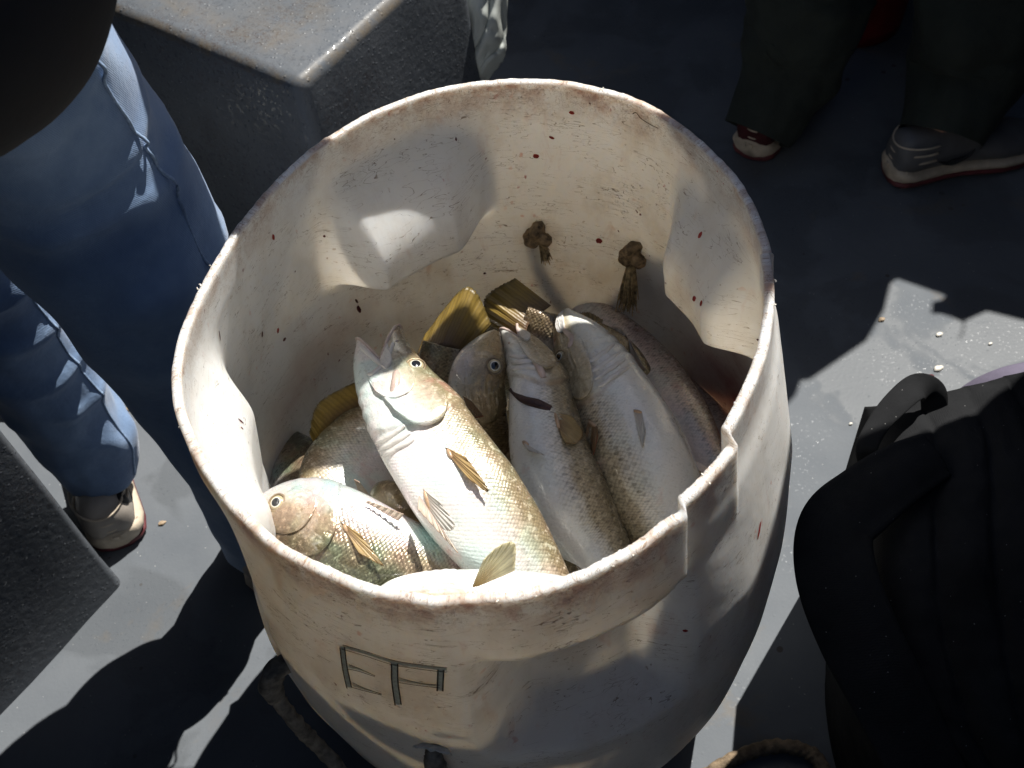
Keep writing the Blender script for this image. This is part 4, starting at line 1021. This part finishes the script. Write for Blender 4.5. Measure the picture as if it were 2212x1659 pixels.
def jeans_person():
    root = empty('person', (-.45, .25, 0), 'person in blue jeans and black jacket standing close on the left of the barrel', 'person')
    def P(x, y, z, rpx): q = pix(x, y, z); return (*q, rpx*depth(q)/F)
    legA = [P(-60, 60, .90, 250), P(20, 170, .84, 245), P(110, 300, .76, 238), P(215, 455, .67, 226), P(318, 640, .55, 186), P(402, 800, .42, 142), (-.335, .165, .30, .062), (-.345, .18, .20, .060), (-.35, .19, .10, .064), (-.352, .195, .05, .066)]
    cloth_tube('jeans', legA, M['denim'], root, amp=.0065, wr=.6)
    legB = [P(-420, 330, .80, 200), P(-250, 420, .68, 190), P(-90, 590, .50, 160), P(40, 740, .36, 128), P(130, 860, .24, 112), P(190, 950, .15, 100), P(222, 1022, .085, 78)]
    cloth_tube('jeans', legB, M['denim'], root, amp=.011, wr=.8)
    # raised side seams
    for pts, an in ((legA, None), (legB, None)):
        pass
    def seam(px, rr=.0016, name='seam'):
        mb = MB(); tube(mb, [(*pix(x, y, z), rr) for x, y, z in px], 6, 120); return mb.build(name, M['seam'], root)
    # bodies under the clothes
    knA, knB = Vector(legA[3][:3]), Vector(legB[2][:3]); anA = Vector(legA[-1][:3]); anB = Vector(legB[-1][:3])
    hA, hB = Vector(legA[0][:3]), Vector(legB[0][:3]); pel = hA.lerp(hB, .35)+Vector((0, 0, .10))
    ch = pel+Vector((-.02, .02, .28)); nk = ch+Vector((0, .02, .14)); hd = nk+Vector((.01, .03, .16))
    J = [(pel, .11), (hA, .08), (knA, .05), (anA, .035), (hB, .08), (knB, .05), (anB, .035), (ch, .12), (nk, .055), (hd, .085)]
    body_skin(root, J, [(0, 1), (1, 2), (2, 3), (0, 4), (4, 5), (5, 6), (0, 7), (7, 8), (8, 9)])
    cloth_tube('jacket', [P(-300, -205, .99, 545), P(-330, -245, 1.05, 570), P(-350, -285, 1.13, 580), (*(ch+Vector((0, 0, .06))), .18), (*nk, .09)], M['jacket'], root, amp=.004, flat=.9, seg=96)
    shoe(root, pix(268, 1185, 0), pix(196, 868, 0)+Vector((0, .0, 0)), kind='grey')
    shoe(root, (-.34, .12, 0), (-.37, .40, 0), kind='grey')
    return legA, legB
legA, legB = jeans_person()
JP = [o for o in C.objects if o.name == 'person'][0]
def surface_seam(leg, ang, f0, f1, root, r=.0017):
    """welt running down the leg on the tube's own surface"""
    n = 90; q = catmull(leg, n); mb = MB(); out = []
    ref = Vector((1, 0, 0))
    for i in range(int(f0*n), int(f1*n)):
        p = q[i]; c = Vector(p[:3]); a = Vector(q[max(0, i-1)][:3]); b = Vector(q[min(n-1, i+1)][:3]); t = (b-a).normalized()
        s = (ref-t*ref.dot(t)).normalized(); d = t.cross(s); an = ang(i/n)
        out.append((*(c+(s*cos(an)+d*sin(an))*(p[3]*FOLD['jeans'](i/(n-1), an, c)+.0006)), r))
    tube(mb, out, 6, 150); return mb.build('seam', M['seam'], root)
surface_seam(legA, lambda f: .35+.15*f, .02, .66, JP)
surface_seam(legB, lambda f: .45-.1*f, .3, .97, JP)

def olive_person():
    fa = pix(1650, 330, 0); fb = pix(1935, 380, 0)
    root = empty('person', (fa+fb)/2, 'person in dark olive trousers and sneakers standing in the shade at the upper right', 'person')
    def P(x, y, z, rpx): q = pix(x, y, z); return (*q, rpx*depth(q)/F)
    A = [(.60, 1.14, .92, .11), (.56, 1.02, .55, .10), P(1742, 0, .28, 125), P(1730, 60, .23, 120), P(1700, 150, .16, 105), P(1660, 240, .10, 82), P(1636, 290, .07, 68)]
    B = [(.86, 1.13, .92, .12), (.84, 1.05, .55, .10), P(2110, 0, .28, 125), P(2105, 60, .23, 125), P(2085, 150, .16, 118), P(2050, 240, .11, 100), P(2030, 295, .08, 88)]
    cloth_tube('trousers', A, M['olive'], root, amp=.012); cloth_tube('trousers', B, M['olive'], root, amp=.012)
    0 and tube(MB(), [(*pix(1632, 290, .08), .030), (*pix(1625, 318, .05), .034), (*pix(1622, 330, .03), .036)], 20, 12)
    shoe(root, pix(1618, 345, 0), pix(1618, 345, 0)+Vector((.17, .22, 0)), kind='red')
    h = pix(1912, 385, 0); shoe(root, h, h+Vector((.27, .03, 0)), kind='white')
    # the curved dark mark on the side of the sneaker
    mb = MB(); pts = []
    for k, (u, z, r) in enumerate(((.24, .058, .0012), (.30, .050, .0032), (.36, .050, .0048), (.44, .058, .0030), (.47, .070, .0012))):
        d = Vector((.27, .03, 0)); L = d.length; d.normalize(); s = Vector((-d.y, d.x, 0))
        pts.append((*(h+d*L*u-s*.043+Vector((0, 0, z))), r))
    tube(mb, pts, 8, 40); mb.build('curved_shoe_mark', M['shoe_dark'], root)
    pel = Vector((.74, 1.14, .96)); ch = pel+Vector((0, .02, .34)); nk = ch+Vector((0, -.01, .12)); hd = nk+Vector((0, -.02, .12))
    J = [(pel, .11), (Vector(A[0][:3]), .08), (Vector(A[2][:3]), .05), (Vector(A[-1][:3]), .035), (Vector(B[0][:3]), .08), (Vector(B[2][:3]), .05), (Vector(B[-1][:3]), .035), (ch, .11), (nk, .055), (hd, .085)]
    body_skin(root, J, [(0, 1), (1, 2), (2, 3), (0, 4), (4, 5), (5, 6), (0, 7), (7, 8), (8, 9)])
    cloth_tube('coat', [(*(pel+Vector((0, 0, -.10))), .22), (*pel, .22), (*ch, .22), (*nk, .09)], M['olive'], root, amp=.012)
olive_person()

# ---------------------------------------------------------------- things on the deck behind
def pale_cloth():
    """pale waterproof trouser leg hanging past the locker corner"""
    mb = MB(); rows = []
    n = 60; Ls = [pix(985, -60, .34), pix(1000, 60, .26), pix(1010, 140, .20), pix(1018, 195, .14)]
    Rs = [pix(1096, -60, .34), pix(1092, 60, .26), pix(1086, 130, .20), pix(1050, 180, .14)]
    L = catmull([tuple(p) for p in Ls], n); R = catmull([tuple(p) for p in Rs], n)
    for i in range(n):
        a, b = Vector(L[i]), Vector(R[i]); row = []
        for j in range(41):
            u = j/40; p = a.lerp(b, u); bul = .045*sin(pi*u)
            f_ = abs(sin(7*u+3.2*i/n*2.4+1.5*nz(u*3, i*.06)))*.016+.012*nz(u*4, i*.12)+.012*abs(nz(u*5+i*.09, 5))
            row.append(p-fwd*(bul+f_))
        rows.append(row)
    mb.grid(rows, lambda i, j: (j*.003, i*.006)); o = mb.build('pale_cloth', M['cloth']); solid(o, .003)
    tag(o, 'crumpled pale grey-green waterproof cloth hanging beside the far locker', 'cloth')
pale_cloth()
mb = MB(); c = pix(60, 680, .08)
tube(mb, [(*(c+Vector((-.02, .10, -.02))), .03), (*(c+Vector((0, .03, 0))), .075), (*c, .085), (*(c+Vector((.02, -.06, -.01))), .07), (*(c+Vector((.04, -.12, -.03))), .02)], 28, 40, fn=lambda f_, a, p: 1+.05*nz(p.x*9, p.y*9, p.z*9))
o = mb.build('buoy', M['jug']); tag(o, 'dirty grey buoy on the deck between the two legs of the jeans', 'buoy')
mb = MB(); c = pix(150, 730, .03)
def bagfn(f_, a, p): return 1+.35*nz(p.x*14, p.y*14, p.z*14)+.15*nz(p.x*40, p.y*40, p.z*40)
tube(mb, [(*(c+Vector((-.10, .05, 0))), .03), (*(c+Vector((-.03, .03, .01))), .06), (*(c+Vector((.03, 0, 0))), .055), (*(c+Vector((.10, -.02, -.01))), .02)], 28, 40, fn=bagfn)
o = mb.build('plastic_bag', M['nylon_edge']); tag(o, 'crumpled black plastic bag lying on the deck between the jeans legs', 'bag')
def red_bucket():
    c = pix(1835, 40, 0); root = empty('bucket', c, 'dark red bucket standing in deep shade behind the olive trousers', 'bucket')
    mb = MB(); rows = []
    for i in range(10): rows.append([(c.x+(.10+.02*i/9)*cos(2*pi*j/40), c.y+(.10+.02*i/9)*sin(2*pi*j/40), .003+.24*i/9) for j in range(40)])
    b = mb.grid(rows, None, True); mb.cap([b+j for j in range(40)], True); o = mb.build('wall', M['red'], root); solid(o, .004)
    mb = MB(); tube(mb, [(c.x+.123*cos(t), c.y+.123*sin(t), .243, .005) for t in [2*pi*k/24 for k in range(25)]], 8, 72, caps=False); mb.build('rim', M['red'], root)
    mb = MB(); tube(mb, [(c.x+.125*cos(t), c.y-.02-.05*sin(t), .235-.11*sin(t), .003) for t in [pi*k/12 for k in range(13)]], 8, 50); mb.build('handle', M['steel'], root)
red_bucket()

def backpack():
    c0 = pix(2200, 1350, .2); root = empty('backpack', (c0.x, c0.y, 0), 'black padded backpack standing on the deck at the right edge', 'backpack')
    # main sack: outline rows from the top seam to the bottom, each row crossing from the left edge rightwards
    zt = .42
    Lf = [(1890, 880, .40), (1890, 1010, .40), (1885, 1180, .40), (1915, 1380, .38), (1985, 1560, .35), (2120, 1720, .30)]
    Rt = [(2330, 765, .37), (2420, 980, .40), (2460, 1180, .40), (2480, 1380, .38), (2480, 1560, .34), (2470, 1720, .30)]
    n = 60; L = catmull([tuple(pix(*p)) for p in Lf], n); R = catmull([tuple(pix(*p)) for p in Rt], n); rows = []
    for i in range(n):
        a, b = Vector(L[i]), Vector(R[i]); row = []; v = i/(n-1)
        for j in range(81):
            u = j/80; p = a.lerp(b, u)
            bul = .055*(sin(pi*min(1, max(0, u*1.0))))**.5
            # padded channels between sewn seams
            ch = abs(sin(pi*(u*5.2+.25*v)))**.45*.016
            top = .035*(1-sm(0, .14, v)); wr = .004*nz(u*9, v*22)+.003*nz(u*25, v*30, 2)
            row.append(p-fwd*(bul+ch+wr-top))
        rows.append(row)
    # close downwards: skirt to the deck
    fr_ = rows[:]
    mb = MB()
    def skirt(row, dz): return [Vector((p.x, p.y, max(.012, p.z-dz))) for p in row]
    top_ = [skirt(rows[0], d) for d in (.40, .30, .2, .1, .03)]
    bot_ = [skirt(rows[-1], d) for d in (.05, .15, .3, .4)]
    full = top_+rows+bot_
    full = [[Vector((r[0].x+.01, r[0].y, .012))]+[Vector((r[0].x+.004, r[0].y, r[0].z*.5))]+r+[Vector((r[-1].x, r[-1].y, .012))] for r in full]
    mb.grid(full, lambda i, j: (j*.006, i*.008)); mb.build('padded_back_panel', M['nylon'], root)
    # shoulder strap: thick padded band that leaves the top seam and bows out to the left
    def band(cl, wd, th, name, mat, ridge=True):
        q = catmull([(*pix(x, y, z), w_) for (x, y, z), w_ in zip(cl, wd)], 90); rows = []
        for i, p in enumerate(q):
            c = Vector(p[:3]); a = Vector(q[max(0, i-1)][:3]); b = Vector(q[min(89, i+1)][:3]); t = (b-a).normalized()
            up_ = (-fwd*.7+Vector((-.35, 0, .45))); up_ = (up_-t*up_.dot(t)).normalized(); s = t.cross(up_); row = []
            for j in range(24):
                an = 2*pi*j/24; x = cos(an); y = sin(an); xx = (1 if x > 0 else -1)*abs(x)**.55; yy = (1 if y > 0 else -1)*abs(y)**.6
                g = (1-.35*exp(-((abs(x)-.55)/.12)**2)) if ridge and y > 0 else 1
                row.append(c+s*(xx*p[3]/2)+up_*(yy*th/2*g*(1+.15*nz(i*.2, j*.4))))
            rows.append(row)
        mb = MB(); b = mb.grid(rows, lambda i, j: (j*.005, i*.006), True); mb.cap([b+j for j in range(24)], True); mb.cap([b+89*24+j for j in range(24)])
        return mb.build(name, mat, root)
    band([(2020, 985, .45), (1950, 1020, .455), (1868, 1078, .455), (1806, 1140, .45), (1806, 1240, .44), (1853, 1370, .42), (1930, 1520, .39), (2010, 1680, .35), (2060, 1780, .32)], [.050, .060, .066, .070, .074, .074, .070, .064, .055], .014, 'shoulder_strap', M['nylon'])
    # grab loop of webbing
    band([(1880, 1010, .43), (1872, 970, .452), (1895, 920, .456), (1935, 872, .458), (1980, 836, .455), (2012, 845, .44), (2018, 880, .42), (2010, 930, .39)], [.020, .021, .022, .026, .028, .028, .026, .024], .004, 'grab_loop', M['nylon'], False)
    return root
backpack()
mb = MB(); c = pix(2200, 850, .26)
tube(mb, [(*pix(2050, 880, .25), .01), (*pix(2110, 868, .27), .026), (*pix(2200, 850, .29), .036), (*pix(2320, 850, .28), .045), (*pix(2420, 880, .26), .03)], 24, 50, fn=lambda f_, a, p: 1+.12*nz(p.x*20, p.y*20, p.z*20))
o = mb.build('folded_garment', M['lilac']); tag(o, 'lilac grey folded garment lying behind the top of the black backpack', 'garment')
# debris on the deck
def crumbs():
    spots_ = [(253, 812, .010, 'dark'), (285, 880, .008, 'p'), (322, 878, .006, 'p'), (350, 1130, .005, 'p'), (1905, 690, .005, 'p'), (2030, 722, .005, 'w'), (2028, 796, .007, 'w'), (1868, 900, .0035, 'w'), (2008, 815, .007, 'r'), (215, 800, .004, 'p'), (1838, 915, .0025, 'w'), (2140, 742, .003, 'w')]
    for i, (x, y, r, kd) in enumerate(spots_):
        c = pix(x, y, .002); mb = MB()
        tube(mb, [(*(c+Vector((-r, -r*.4, .0))), r*.3), (*(c+Vector((-r*.3, 0, .001))), r*.7), (*(c+Vector((r*.4, r*.2, .001))), r*.6), (*(c+Vector((r*1.1, r*.5, 0))), r*.2)], 10, 14, fn=lambda f_, a, p: 1+.5*nz(p.x*300, p.y*300, i))
        m_ = {'dark': M['rope_grey'], 'p': M['crumb'], 'w': M['shard'], 'r': M['blood_dark']}[kd]
        lab = {'dark': 'dark crumb of bait on the deck between the sneaker and the barrel', 'p': 'brownish bait scrap on the sunlit grey deck', 'w': 'whitish fish scrap on the wet sunlit deck above the backpack', 'r': 'reddish fish scrap on the wet sunlit deck above the backpack'}[kd]
        o = mb.build('bait_scrap', m_); o.scale = (1, 1, .6); tag(o, lab, 'scrap', 'scraps of bait on the deck')
crumbs()
